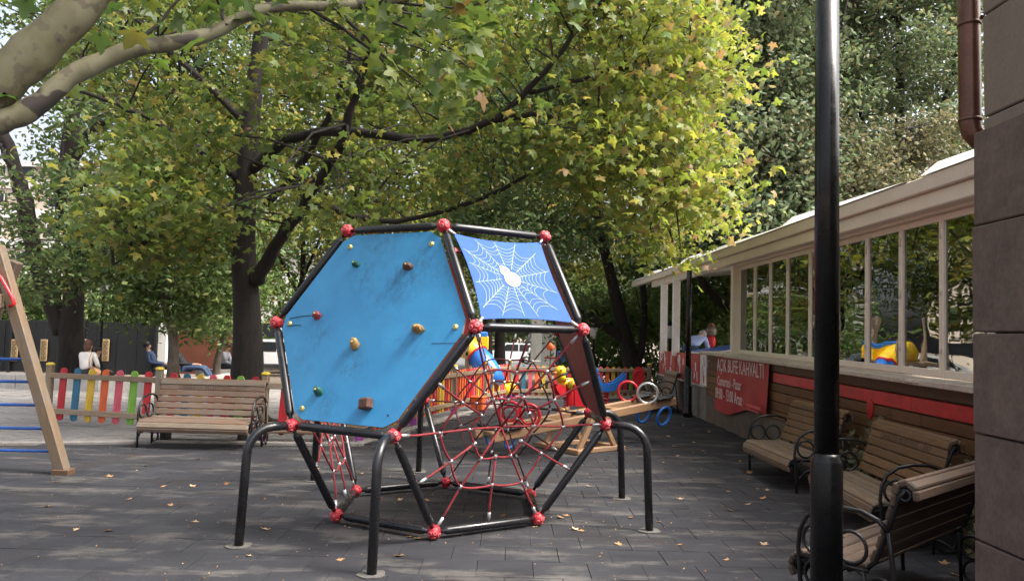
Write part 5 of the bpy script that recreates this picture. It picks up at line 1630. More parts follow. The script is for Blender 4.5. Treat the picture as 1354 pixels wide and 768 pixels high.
    for s_ in (-1, 1):
        MB().sphere(Vector(J['head']) + ff * 0.092 + side * s_ * 0.034 + upd * 0.004, 0.011, 0, 6, 5).build('eye', M['hair_dark'], t)
        fd = Vector(J.get('foot', (0, 1, 0)))
        k = 'L' if s_ < 0 else 'R'
        MB().sphere(Vector(J['an' + k]) + fd * 0.09 + Vector((0, 0, -0.05)), 0.06, 0, 10, 6, (0.85, 2.1, 0.75), (0, 0, math.atan2(-fd.x, fd.y))).build('shoe', M[shoe], t)
    return t
def sit(seat=0.42, lean=0.05, knee=0.45, arms='lap', head=0.0, recline=0.0):
    z = seat + 0.09
    J = {'pelvis': (0, 0, z), 'chest': (0, lean - recline * 0.28, z + 0.36 - abs(recline) * 0.05), 'neck': (0, lean * 1.3 - recline * 0.42, z + 0.53 - abs(recline) * 0.07), 'head': (0, lean * 1.5 + head * 0.09 - recline * 0.46, z + 0.66 - head * 0.04 - abs(recline) * 0.08), 'face': (0, 1, -head)}
    for s_, k in ((-1, 'L'), (1, 'R')):
        sh = Vector((s_ * 0.185, lean * 1.15 - recline * 0.36, z + 0.44 - abs(recline) * 0.06))
        J['sh' + k] = sh
        if arms == 'lap':
            J['el' + k] = sh + Vector((s_ * 0.05, 0.08, -0.27)); J['wr' + k] = Vector((s_ * 0.07, 0.30 + lean, z + 0.10))
        else:
            J['el' + k] = sh + Vector((s_ * 0.10, -0.02, -0.26)); J['wr' + k] = sh + Vector((s_ * 0.12, 0.16, -0.42))
        J['hp' + k] = Vector((s_ * 0.095, 0.03, z - 0.01)); J['kn' + k] = Vector((s_ * 0.12, knee, z + 0.01)); J['an' + k] = Vector((s_ * 0.11, knee + 0.04 + recline * 0.3, 0.09))
    return J
def stand(stride=0.18):
    J = {'pelvis': (0, 0, 0.93), 'chest': (0, 0.02, 1.27), 'neck': (0, 0.03, 1.45), 'head': (0, 0.05, 1.59), 'face': (0, 1, 0)}
    for s_, k in ((-1, 'L'), (1, 'R')):
        J['sh' + k] = Vector((s_ * 0.18, 0.02, 1.38)); J['el' + k] = Vector((s_ * 0.23, -s_ * stride * 0.5, 1.10)); J['wr' + k] = Vector((s_ * 0.22, -s_ * stride + 0.06, 0.86))
        J['hp' + k] = Vector((s_ * 0.09, 0, 0.90)); J['kn' + k] = Vector((s_ * 0.10, s_ * stride * 0.6 + 0.03, 0.49)); J['an' + k] = Vector((s_ * 0.10, s_ * stride, 0.09))
    return J
def bend():
    J = {'pelvis': (0, -0.10, 0.92), 'chest': (0, 0.24, 1.13), 'neck': (0, 0.42, 1.22), 'head': (0, 0.55, 1.24), 'face': (0, 0.6, -0.8)}
    for s_, k in ((-1, 'L'), (1, 'R')):
        J['sh' + k] = Vector((s_ * 0.2, 0.30, 1.16)); J['el' + k] = Vector((s_ * 0.27, 0.36, 0.88)); J['wr' + k] = Vector((s_ * 0.16, 0.52, 0.76))
        J['hp' + k] = Vector((s_ * 0.1, -0.08, 0.88)); J['kn' + k] = Vector((s_ * 0.11, -0.04, 0.48)); J['an' + k] = Vector((s_ * 0.11, -0.08, 0.09))
    return J
p = at(107, 500, 18.4)
wom = person('woman in a cream blouse with short brown hair seated with her back turned', (p.x, 18.55, gz(18.5)), -0.25, sit(0.36, 0.06), 'white_cloth', 'dark_cloth', 'hair_brown', 0.06)
bg = thing('shoulder_bag', 'tan shoulder bag beside the woman in the cream blouse', 'bag', (p.x + 0.27, 18.5, gz(18.5) + 0.36))
MB().sphere((0, 0, 0.10), 0.15, 0, 12, 8, (1.1, 0.5, 0.75)).build('pouch', M['bag_tan'], bg)
MB().tube([(-0.10, 0, 0.16), (-0.14, -0.02, 0.40), (-0.10, 0, 0.58)], 0.012, 6).build('strap', M['bag_tan'], bg)
p = at(130, 500, 19.3)
person('dark haired child in dark clothes seated beyond the woman', (p.x, 19.1, gz(19.1)), -1.2, sit(0.36, 0.05), 'dark_cloth', 'dark_cloth', 'hair_dark', sc=0.88)
p = at(292, 497, 25.2)
person('man in a grey shirt seated in profile beside the big trunk', (p.x, 25.2, gz(25.2)), -PI / 2, sit(0.38, 0.12, head=0.35), 'grey_shirt', 'dark_cloth', 'hair_brown')
p = at(206, 497, 22.5)
person('person in a blue top leaning back left of the slim trunk', (p.x, 22.5, gz(22.5)), -1.4, sit(0.40, 0.0, recline=0.6), 'denim', 'dark_cloth', 'hair_dark')
p = at(245, 497, 22.8)
person('person in black top and jeans leaning back right of the slim trunk', (p.x, 22.8, gz(22.8)), -1.5, sit(0.40, 0.0, 0.55, recline=0.8), 'dark_cloth', 'denim', 'hair_dark')
p = at(701, 478, 66)
person('far person in a white top walking past the grey pillar', (p.x, 66, gz(66)), 1.2, stand(), 'white_cloth', 'dark_cloth', 'hair_dark')
p = at(915, 460, 18.7)
person('man in a light blue shirt bending over behind the advert boards', (p.x, 18.7, 0.5), -0.7, bend(), 'blue_shirt', 'denim', 'hair_grey')

# ------------------------------------------------------------------ trees
MAPLE = None
def leaf_template(kind):
    if kind == 'maple':
        # five lobes with a shoulder tooth on each side of every tip
        tips = [(-116, .26), (-58, .46), (-44, .66), (-30, .46), (-14, .44), (-2, .64), (12, .90), (28, .64), (42, .50), (56, .52), (72, .74), (90, 1.0), (108, .74), (124, .52), (138, .50), (152, .64), (168, .90), (182, .64), (194, .44), (210, .46), (224, .66), (238, .46), (296, .26)]
        pts = [(0, 0.0, 0.0)]
        for a, r_ in tips:
            x, y = r_ * math.cos(R(a)), r_ * math.sin(R(a))
            pts.append((x, y, -0.22 * abs(x) - 0.18 * y * y))
        n = len(tips)
        tr = [(0, i, i % n + 1) for i in range(1, n + 1)]
        v = np.array(pts) * 0.55
        return v, np.array(tr)
    if kind == 'oval':
        pts = [(0, -0.5, 0), (0.26, -0.1, -0.08), (0.2, 0.25, -0.08), (0, 0.55, -0.10), (-0.2, 0.25, -0.08), (-0.26, -0.1, -0.08), (0, 0.05, 0.03)]
        tr = [(6, i, (i + 1) % 6) for i in range(6)]
        return np.array(pts, float), np.array(tr)
    if kind == 'sprig':           # three small leaflets in one island (finer foliage far away)
        pts, tr = [(0, -0.5, 0)], []
        for (x, y, a) in ((0, 0.05, 0), (-0.22, -0.12, 0.8), (0.22, -0.12, -0.8)):
            o = len(pts)
            ca, sa = math.cos(a), math.sin(a)
            for (u, w_) in ((0, 0.48), (0.17, 0.16), (-0.17, 0.16)):
                pts.append((x + u * ca - w_ * sa, y + u * sa + w_ * ca, -0.15 * w_))
            tr += [(0, o + 1, o), (0, o, o + 2)]
        return np.array(pts, float), np.array(tr)
def leaves_mesh(name, pos, size, kind, mtl, up=0.6, turn=None, seed=0):
    g = np.random.default_rng(seed)
    V, T = leaf_template(kind)
    n, k = len(pos), len(V)
    nr = g.normal(size=(n, 3)); nr[:, 2] = np.abs(nr[:, 2]) * 0.8 + up
    nr /= np.linalg.norm(nr, axis=1)[:, None]
    t = g.normal(size=(n, 3)); t[:, 2] -= 0.55
    t -= (t * nr).sum(1)[:, None] * nr
    t /= np.linalg.norm(t, axis=1)[:, None]
    s_ = np.cross(t, nr)
    sz = (size * g.uniform(0.65, 1.25, n))[:, None, None]
    curl = g.uniform(0.3, 3.0, n)[:, None, None]
    P = pos[:, None, :] + sz * (V[None, :, 0:1] * s_[:, None, :] + V[None, :, 1:2] * t[:, None, :] + V[None, :, 2:3] * curl * nr[:, None, :])
    P = P.reshape(-1, 3)
    F_ = (T[None] + (np.arange(n) * k)[:, None, None]).reshape(-1, 3)
    me = bpy.data.meshes.new(name)
    me.vertices.add(len(P)); me.vertices.foreach_set('co', P.astype(np.float32).ravel())
    me.loops.add(F_.size); me.loops.foreach_set('vertex_index', F_.astype(np.int32).ravel())
    me.polygons.add(len(F_)); me.polygons.foreach_set('loop_start', np.arange(0, F_.size, 3, dtype=np.int32))
    me.update(calc_edges=True)
    me.materials.append(mtl)
    if turn is not None:
        a = me.attributes.new('turn', 'FLOAT', 'POINT')
        a.data.foreach_set('value', np.repeat(turn, k).astype(np.float32))
    return me
def smooth_path(pts, n=4):
    out = []
    P_ = [Vector(p) for p in pts]
    for i in range(len(P_) - 1):
        p0, p1, p2, p3_ = P_[max(i - 1, 0)], P_[i], P_[i + 1], P_[min(i + 2, len(P_) - 1)]
        for k in range(n):
            t = k / n
            out.append(0.5 * ((2 * p1) + (p2 - p0) * t + (2 * p0 - 5 * p1 + 4 * p2 - p3_) * t * t + (3 * p1 - p0 - 3 * p2 + p3_) * t ** 3))
    out.append(P_[-1])
    return out
def limb(mb, pts, r0, r1, seg=8, wob=0.0, rr=random.Random(1)):
    sp_ = smooth_path(pts)
    n = len(sp_)
    sp_ = [p + Vector((rr.uniform(-wob, wob), rr.uniform(-wob, wob), rr.uniform(-wob, wob))) if 0 < i < n - 1 else p for i, p in enumerate(sp_)]
    ph = rr.uniform(0, 6)
    mb.tube(sp_, [(r0 + (r1 - r0) * (i / (n - 1)) ** 0.8) * (1 + 0.055 * math.sin(i * 1.9 + ph) + 0.04 * math.sin(i * 0.83 + ph * 2)) for i in range(n)], seg)
    return sp_
def tree(name, label, base, trunk, limbs, bark_m, clumps, nleaf, lsize, kind, lmat, seed, turn_f=None, spread=0.55, twigs=True, group='trees round the playground', up=0.6, flat=0.7):
    """trunk: (pts, r0, r1); limbs: list of (pts, r0, r1) in world metres; clumps: (n,4) array of x,y,z,r"""
    g = np.random.default_rng(seed)
    rr = random.Random(seed)
    B_ = Vector(base)
    t = thing(name, label, 'tree', B_, 0, group)
    tm = MB()
    tp_ = smooth_path([Vector(p) - B_ for p in trunk[0]])
    n = len(tp_)
    rad = [trunk[1] + (trunk[2] - trunk[1]) * (i / (n - 1)) ** 0.7 for i in range(n)]
    rad = [r_ * (1.35 if i == 0 else 1.12 if i == 1 else 1) for i, r_ in enumerate(rad)]
    tm.tube(tp_, rad, 18)
    for i, v in enumerate(tm.v):          # a little unevenness
        h = math.sin(v[0] * 9 + v[2] * 3.1) * math.cos(v[1] * 8 - v[2] * 2.3) * 0.05
        q = tp_[min(i // 18, n - 1)]
        d = Vector(v) - q
        tm.v[i] = tuple(q + d * (1 + h))
    tm.build('trunk', bark_m, t)
    nodes = [p for p in tp_[n // 2:]]
    for (pts, r0, r1) in limbs:
        lm_ = MB()
        nodes += limb(lm_, [Vector(p) - B_ for p in pts], r0, r1, 9, 0.03, rr)[2:]
        lm_.build('limb', bark_m, t)
    cl = np.array(clumps, float)
    cl[:, :3] -= np.array(B_)
    if twigs and len(nodes):
        tw_ = MB()
        NA = np.array([tuple(p) for p in nodes])
        for c in cl:
            d = np.linalg.norm(NA - c[:3], axis=1)
            i = int(np.argmin(d))
            if d[i] > 4.5:
                continue
            a, e = Vector(NA[i]), Vector(c[:3])
            mid = a.lerp(e, 0.5) + Vector((rr.uniform(-.2, .2), rr.uniform(-.2, .2), rr.uniform(0, .25))) * min(1, d[i] / 2)
            r0 = 0.010 + 0.006 * d[i]
            tw_.tube([a, a.lerp(mid, .5), mid, mid.lerp(e, .55), e], [r0, r0 * .9, r0 * .75, r0 * .6, r0 * .3], 5, caps=False)
            for q in range(3):
                e2 = mid.lerp(e, rr.uniform(0.2, 1)) 
                f2 = e2 + Vector((rr.gauss(0, 1), rr.gauss(0, 1), rr.gauss(0, .7))).normalized() * c[3] * 0.9
                tw_.tube([e2, e2.lerp(f2, .5) + Vector((0, 0, .03)), f2], [r0 * .5, r0 * .35, r0 * .15], 4, caps=False)
        tw_.build('twigs', bark_m, t)
    w = cl[:, 3] ** 2
    idx = g.choice(len(cl), nleaf, p=w / w.sum())
    pos = cl[idx, :3] + g.normal(size=(nleaf, 3)) * np.array([1, 1, flat]) * (cl[idx, 3] * spread)[:, None]
    tf = None
    if turn_f is not None:
        tf = turn_f(pos + np.array(B_), cl[idx, :3] + np.array(B_), g)
    cr_ = obj('crown', leaves_mesh('crown', pos, lsize, kind, lmat, up, tf, seed), t)
    stuff(cr_)
    return t
def clumps_px(n, box, yb, depth, r, seed, zmax=None, keep=None):
    """crown clumps: drawn in a frustum-shaped block of the crown's own volume"""
    g = np.random.default_rng(seed)
    out = []
    while len(out) < n:
        px, py, Y = g.uniform(box[0], box[2]), g.uniform(box[1], box[3]), g.uniform(*depth)
        if yb is not None and py > np.interp(px, [q[0] for q in yb], [q[1] for q in yb]):
            continue
        if keep is not None and not keep(px, py, Y, g):
            continue
        p = at(px, py, Y)
        out.append((p.x, p.y, p.z, r * g.uniform(0.6, 1.3)))
    return out

# -- the big maple right behind the bench
mb0 = at(327, 520, 13.5)
def mturn(p, c, g):
    px = 677 + F * p[:, 0] / p[:, 1]
    f = np.clip((px - 660) / 270, 0, 1) ** 1.1
    return np.clip(f + g.normal(0, 0.18, len(p)), 0, 1)
LIMBS = [(340, 372), (372, 310), (410, 258), (445, 200), (462, 150), (478, 100), (515, 15)], [(380, 186), (470, 173), (560, 184), (640, 164), (690, 128), (730, 80), (790, 10)]
def near_limb(px, py, d=26):
    for pl_ in LIMBS:
        for (x0, y0), (x1, y1) in zip(pl_, pl_[1:]):
            t = max(0, min(1, ((px - x0) * (x1 - x0) + (py - y0) * (y1 - y0)) / ((x1 - x0) ** 2 + (y1 - y0) ** 2)))
            if math.hypot(px - x0 - t * (x1 - x0), py - y0 - t * (y1 - y0)) < d:
                return True
    return False
lower = [(60, 300), (120, 345), (200, 372), (290, 330), (345, 330), (420, 290), (470, 290), (560, 270), (640, 245), (700, 215), (760, 255), (800, 300), (850, 335), (905, 350), (930, 315), (965, 260), (985, 215), (1000, 110), (1010, -400)]
mcl = clumps_px(270, (90, -150, 950, 400), lower, (9.6, 15.2), 0.55, 4, keep=lambda px, py, Y, g: (px > 150 or py < 110) and (py < 60 or g.random() < 0.82) and not (px < 260 and py < 230 and g.random() < 0.6) and not (abs(px - 335) < 48 and py > 90 and Y < 13.6 and g.random() < 0.9) and not (Y < 12.6 and near_limb(px, py, 34) and g.random() < 0.85))
mcl += clumps_px(90, (740, -80, 945, 345), lower, (9.5, 12.8), 0.42, 41)
mcl += clumps_px(40, (150, 190, 300, 378), lower, (11.0, 14.0), 0.42, 42)
A3 = lambda *l: [at(*q) for q in l]
tree('maple_tree', 'large dark trunked maple with green to yellow autumn crown behind the grey bench', (mb0.x, 13.5, 0),
     ([(mb0.x, 13.5, -0.05)] + A3((327, 480, 13.5), (327, 420, 13.5), (322, 330, 13.5), (326, 240, 13.5), (333, 150, 13.45), (345, 50, 13.4), (360, -90, 13.2), (380, -260, 13.0)), 0.34, 0.09),
     [(A3((340, 372, 13.4), (372, 310, 13.0), (410, 258, 12.6), (445, 200, 12.2), (462, 150, 11.9), (478, 100, 11.6), (515, 15, 11.2), (560, -70, 10.8)), 0.135, 0.03),
      (A3((335, 222, 13.4), (380, 186, 13.0), (470, 173, 12.4), (560, 184, 12.0), (640, 164, 11.6), (690, 128, 11.4), (730, 80, 11.2), (790, 10, 11), (850, -70, 10.8)), 0.11, 0.022),
      (A3((655, 158, 11.55), (720, 152, 11.4), (790, 170, 11.2), (850, 205, 11.0), (900, 245, 10.8)), 0.05, 0.012),
      (A3((700, 122, 11.4), (770, 105, 11.2), (840, 90, 11.0), (930, 100, 10.8)), 0.04, 0.01),
      (A3((405, 264, 12.65), (440, 276, 12.9), (490, 290, 13.2), (560, 287, 13.5), (650, 258, 13.5), (710, 226, 13.3), (765, 200, 13.1), (830, 190, 12.8)), 0.075, 0.02),
      (A3((318, 240, 13.5), (262, 196, 13.1), (200, 158, 12.7), (140, 132, 12.3), (70, 110, 12.0)), 0.09, 0.02),
      (A3((322, 160, 13.4), (255, 95, 13.2), (190, 35, 13.0), (130, -30, 12.8)), 0.08, 0.02),
      (A3((318, 300, 13.5), (270, 300, 13.0), (210, 320, 12.5), (150, 350, 12.1)), 0.05, 0.012),
      (A3((352, 270, 13.4), (410, 200, 12.9), (450, 120, 12.5), (470, 30, 12.1), (480, -80, 11.8)), 0.08, 0.02)],
     M['bark'], mcl, 30000, 0.172, 'maple', M['maple_leaf'], 31, mturn, 0.66, flat=0.5, up=0.45)

# -- foreground plane tree: trunk outside the left edge, two pale limbs across the corner
fp = Vector((-4.35, 4.3, 0))
ft = thing('plane_tree', 'plane tree with mottled pale limbs reaching in from the upper left corner', 'tree', fp, 0, 'trees round the playground')
mb = MB()
tpts = smooth_path([Vector((0, 0, -0.05)), Vector((0.02, 0.0, 1.2)), Vector((0.1, 0.05, 2.3)), Vector((0.25, 0.15, 3.2)), Vector((0.2, 0.2, 4.8)), Vector((0.0, 0.3, 6.5))])
mb.tube(tpts, [0.30 - 0.008 * i for i in range(len(tpts))], 18)
mb.build('trunk', M['plane_bark'], ft)
def fl3(*l):
    return [at(*q) - fp for q in l]
for pts, r0, r1 in ((([Vector((0.15, 0.05, 2.2))] + fl3((-75, 172, 4.45), (0, 110, 4.5), (60, 55, 4.55), (118, 0, 4.6), (180, -70, 4.7), (230, -160, 4.8))), 0.155, 0.10),
                    (([Vector((0.12, 0.05, 1.95))] + fl3((-60, 185, 4.45), (0, 163, 4.5), (48, 140, 4.55), (92, 103, 4.6), (150, 74, 4.7), (212, 58, 4.8), (272, 48, 4.95), (318, 24, 5.1), (380, 8, 5.3), (470, 8, 5.5), (560, -10, 5.7))), 0.085, 0.03)):
    m_ = MB()
    limb(m_, pts, r0, r1, 16, 0.006, random.Random(9))
    m_.build('limb', M['plane_bark'], ft)
for pts in (fl3((400, 5, 5.35), (470, 50, 5.5), (540, 100, 5.6), (600, 150, 5.7)), fl3((470, 8, 5.5), (560, 50, 5.6), (620, 90, 5.7)), fl3((300, 35, 5.0), (290, 5, 5.1), (280, -30, 5.2)), fl3((440, 8, 5.45), (500, 70, 5.55), (560, 160, 5.65)), fl3((500, 0, 5.6), (600, 10, 5.75), (700, -10, 5.9)), fl3((180, 62, 4.75), (220, 20, 4.9), (250, -20, 5.0))):
    m_ = MB()
    limb(m_, pts, 0.016, 0.005, 6, 0.01, random.Random(4))
    m_.build('twig', M['bark'], ft)
Vt, Tt = leaf_template('maple')
leaf_mb = MB(); leaf_mb.add([tuple(v) for v in Vt], [tuple(int(i) for i in f) for f in Tt])
leaf_mb.tube([(0, 0, 0), (0.0, -0.25, 0.03), (0.02, -0.5, 0.09)], 0.012, 3, caps=False)
PLM = [leaf_mb.mesh('leaf', leafmat('plane_leaf_%s' % nm, [(0.0, c_), (1.0, c_)], 0.5, 0.4)) for nm, c_ in (('deep', G_(0.065, 0.110, 0.022)), ('mid', G_(0.105, 0.155, 0.028)), ('light', G_(0.17, 0.21, 0.032)), ('rust', G_(0.24, 0.13, 0.04)))]
lr = random.Random(17)
def near_leaf(px, py, Y, s):
    p = at(px, py, Y) - fp
    me = PLM[lr.choices((0, 1, 2, 3), (3, 5, 4, 0.5))[0]]
    nrm = Vector((lr.gauss(0, .55), lr.gauss(-0.25, .55), abs(lr.gauss(0.75, .35)))).normalized()
    tip = Vector((lr.gauss(0, .8), lr.gauss(0, .8), -0.75))
    tip = (tip - nrm * tip.dot(nrm)).normalized()
    sd_ = tip.cross(nrm)
    mw = Matrix.Translation(p) @ Matrix((sd_, tip, nrm)).transposed().to_4x4() @ Matrix.Scale(s, 4)
    obj('leaf', me, ft, mw=mw)
cnt = 0
while cnt < 210:
    px, py = lr.uniform(430, 660), lr.uniform(-25, 175)
    lim = np.interp(px, [430, 480, 540, 600, 640, 660], [20, 75, 150, 175, 130, 60])
    if py < lim and lr.random() < 0.9:
        near_leaf(px, py, lr.uniform(4.9, 6.2), lr.uniform(0.13, 0.22)); cnt += 1
for _ in range(60):
    near_leaf(lr.uniform(150, 420), lr.uniform(-30, 36), lr.uniform(4.6, 5.6), lr.uniform(0.13, 0.20))
for _ in range(24):
    near_leaf(lr.uniform(640, 800), lr.uniform(-30, 40), lr.uniform(5.2, 6.2), lr.uniform(0.13, 0.20))
pcl = clumps_px(60, (-200, -700, 900, -60), None, (3.5, 7.0), 0.6, 8)  # rest of the crown, unseen above the view, added for shading
pa_ = np.array(pcl)
g_ = np.random.default_rng(5)
ii = g_.integers(0, len(pa_), 2200)
stuff(obj('crown', leaves_mesh('crown', pa_[ii, :3] + g_.normal(size=(2200, 3)) * 0.4 - np.array(fp), 0.2, 'maple', M['plane_leaf'], 0.6, None, 5), ft))

# -- tall multi-stemmed trees on the left
def simple(name, label, base, trunk, limbs, clumps, n, size, lm_, seed, bark_m=M['bark'], kind='oval', **kw):
    return tree(name, label, base, trunk, limbs, bark_m, clumps, n, size, kind, lm_, seed, **kw)
tb_ = at(95, 500, 22)
simple('plane_tree', 'broad forked tree behind the seated woman by the black fence', (tb_.x, 22, gz(22)),
       ([(tb_.x, 22, gz(22) - .1)] + A3((95, 470, 22), (94, 435, 22), (97, 395, 22), (97, 330, 22), (93, 250, 22), (95, 180, 21.8), (100, 100, 21.5), (110, -20, 21)), 0.44, 0.14),
       [(A3((84, 440, 22), (70, 402, 22), (48, 345, 21.8), (36, 280, 21.5), (22, 225, 21.3), (5, 180, 21), (-20, 120, 20.8)), 0.30, 0.16),
        (A3((95, 400, 22), (112, 360, 21.8), (132, 330, 21.5), (160, 300, 21)), 0.16, 0.05),
        (A3((97, 215, 22), (115, 180, 21.6), (140, 160, 21.2), (190, 150, 20.6), (230, 120, 20.2)), 0.16, 0.05),
        (A3((96, 255, 22), (130, 235, 21.6), (160, 232, 21.2), (210, 260, 20.8)), 0.12, 0.04),
        (A3((85, 300, 22), (80, 250, 22.3), (88, 190, 22.6), (100, 60, 23)), 0.22, 0.10),
        (A3((30, 250, 21.4), (10, 210, 21), (0, 190, 20.8)), 0.10, 0.05)],
       clumps_px(70, (-140, -160, 330, 90), None, (19, 25), 0.9, 51, keep=lambda px, py, Y, g: not (px < 220 and py > -20 and g.random() < 0.55)) + clumps_px(18, (-20, 320, 160, 392), None, (17.5, 21.5), 0.5, 52) + clumps_px(50, (110, 230, 330, 380), None, (18, 23), 0.7, 53) + clumps_px(16, (60, 130, 130, 330), None, (18, 22), 0.45, 54) + clumps_px(16, (-20, 170, 120, 335), None, (18, 23), 0.5, 55),
       26000, 0.17, M['dark_leaf'], 61, spread=0.6)
tb_ = at(228, 500, 20)
simple('young_tree', 'slim pale trunked tree left of the rust brown wall', (tb_.x, 20, gz(20)),
       ([(tb_.x, 20, gz(20) - .1)] + A3((229, 470, 20), (228, 440, 20), (221, 410, 20), (219, 380, 20), (226, 340, 20), (232, 280, 19.8)), 0.17, 0.07),
       [(A3((220, 390, 20), (245, 350, 19.8), (280, 320, 19.6)), 0.06, 0.02), (A3((221, 405, 20), (200, 370, 19.8), (180, 350, 19.6)), 0.05, 0.02)],
       clumps_px(46, (170, 300, 330, 432), [(170, 420), (240, 440), (300, 425), (330, 400)], (18.6, 21.5), 0.6, 71), 9000, 0.15, M['fresh_leaf'], 72, M['bark_grey'])
tb_ = at(286, 500, 24.4)
simple('young_tree', 'short leaning pale stem just left of the man in grey', (tb_.x, 24.4, gz(24.4)),
       ([(tb_.x, 24.4, gz(24.4) - .1)] + A3((287, 480, 24.4), (293, 455, 24.4), (300, 430, 24.3), (304, 400, 24.2)), 0.15, 0.06), [],
       clumps_px(16, (260, 370, 330, 440), None, (23, 25.5), 0.6, 81), 3500, 0.15, M['fresh_leaf'], 82, M['bark_grey'])

# -- forked dark tree right of the frame
tb_ = at(838, 500, 27)
simple('forked_tree', 'forked dark tree behind the far picket fence', (tb_.x, 27, gz(27)),
       ([(tb_.x, 27, gz(27) - .1)] + A3((834, 478, 27), (826, 440, 27), (815, 395, 27), (803, 345, 27), (792, 300, 27), (785, 230, 26.8), (775, 140, 26.5)), 0.36, 0.10),
       [(A3((828, 452, 27), (800, 432, 26.8), (772, 415, 26.6), (745, 395, 26.4), (712, 370, 26), (680, 340, 25.8)), 0.20, 0.06),
        (A3((842, 488, 27), (848, 455, 27), (852, 410, 27), (850, 350, 27), (850, 280, 26.8), (860, 200, 26.5)), 0.17, 0.07),
        (A3((800, 330, 27), (760, 300, 26.8), (700, 290, 26.5), (640, 285, 26)), 0.10, 0.03)],
       clumps_px(150, (600, 60, 960, 420), [(600, 400), (690, 330), (720, 380), (760, 405), (790, 330), (830, 330), (860, 380), (960, 350)], (23, 30), 0.95, 91), 30000, 0.19, M['dark_leaf'], 92)
# -- trees behind the cafe
for (px, Y, off, lab, sd, lm_) in ((985, 25, -6, 'tall grey green tree behind the far end of the cafe roof', 101, 'grey_leaf'), (1030, 24, 8, 'leaning trunk tree with thinning crown behind the cafe roof', 111, 'grey_leaf'), (1190, 27, 0, 'grey green tree behind the cafe roof right of the big lamp post', 121, 'grey_leaf')):
    tb_ = at(px, 460, Y)
    lims = [(A3((px + off, 250, Y), (px + 40, 180, Y - 1), (px + 70, 100, Y - 1.5), (px + 90, 0, Y - 2)), 0.16, 0.04), (A3((px + off, 270, Y), (px - 40, 190, Y - 1), (px - 60, 110, Y - 1.5)), 0.14, 0.04), (A3((px, 320, Y), (px + 60, 270, Y - 1), (px + 120, 240, Y - 1.6)), 0.10, 0.03)]
    if sd == 101:
        lims.append((A3((985, 420, 25), (960, 405, 24), (940, 385, 23.4), (915, 350, 23)), 0.22, 0.08))
    simple('tall_tree', lab, (tb_.x, Y, gz(Y)),
           ([(tb_.x, Y, gz(Y) - .1)] + A3((px, 400, Y), (px - off * 0.5, 320, Y), (px + off, 250, Y), (px + off * 2, 150, Y), (px + off * 2, 20, Y - .5), (px, -160, Y - 1)), 0.34, 0.10),
           lims,
           clumps_px(115, (px - 125, -260, px + 135, 330), None, (Y - 3.5, Y + 4), 1.0, sd + 1), 40000, 0.20, M[lm_], sd + 2, kind='oval')
tb_ = at(1120, 460, 22)
simple('tall_tree', 'tree with browning tan leaves just above the cafe roof', (tb_.x, 22, gz(22)),
       ([(tb_.x, 22, gz(22) - .1)] + A3((1120, 400, 22), (1125, 320, 22), (1130, 250, 22), (1150, 190, 22)), 0.16, 0.05),
       [(A3((1127, 290, 22), (1170, 230, 21.6), (1200, 170, 21.4)), 0.06, 0.02), (A3((1125, 300, 22), (1080, 250, 21.6), (1050, 190, 21.4)), 0.06, 0.02)],
       clumps_px(60, (990, 150, 1260, 265), None, (20.5, 23.5), 0.7, 131), 9000, 0.16, M['tan_leaf'], 132)
# -- far trees beyond the street side
for (px, Y, lab, sd, lm_, dx) in ((644, 42, 'thick far trunk left of the pair behind the rope net', 141, 'yellowgreen_leaf', -60), (661, 43, 'thick far trunk right of the pair behind the rope net', 151, 'yellowgreen_leaf', 60), (470, 38, 'yellowing tree behind the blue climbing wall', 161, 'yellowgreen_leaf', 0), (395, 52, 'green tree far down the street behind the maple', 171, 'fresh_leaf', 0), (560, 50, 'yellow green tree far behind the blue climbing wall', 181, 'yellowgreen_leaf', 0), (740, 52, 'dark green tree above the white kiosk', 191, 'dark_leaf', 0), (265, 36, 'yellow green tree behind the slim pale trunk', 231, 'yellowgreen_leaf', 0), (180, 40, 'light green tree beyond the black fence', 241, 'fresh_leaf', 10), (1010, 46, 'distant green tree seen under the cafe roof edge', 251, 'grey_leaf', 0), (1230, 42, 'distant green tree behind the cafe near the copper downpipe', 261, 'grey_leaf', 0)):
    tb_ = at(px, 470, Y)
    simple('street_tree', lab, (tb_.x, Y, gz(Y)),
           ([(tb_.x, Y, gz(Y) - .2)] + A3((px, 450, Y), (px + 2, 400, Y), (px + 6, 330, Y), (px, 220, Y), (px, 60, Y)), 0.40 if sd < 160 else 0.3, 0.12),
           [(A3((px, 390, Y), (px - 30, 330, Y - 1), (px - 60, 250, Y - 1)), 0.14, 0.04), (A3((px, 380, Y), (px + 30, 310, Y - 1), (px + 55, 230, Y - 1)), 0.14, 0.04)],
           clumps_px(95, (px + dx - 120, -120, px + dx + 120, 415), [(px + dx - 120, 330), (px + dx - 60, 410), (px + dx, 400), (px + dx + 60, 415), (px + dx + 120, 330)], (Y - 4, Y + 5), 1.7, sd + 1), 22000, 0.30, M[lm_], sd + 2, group='far trees along the street')
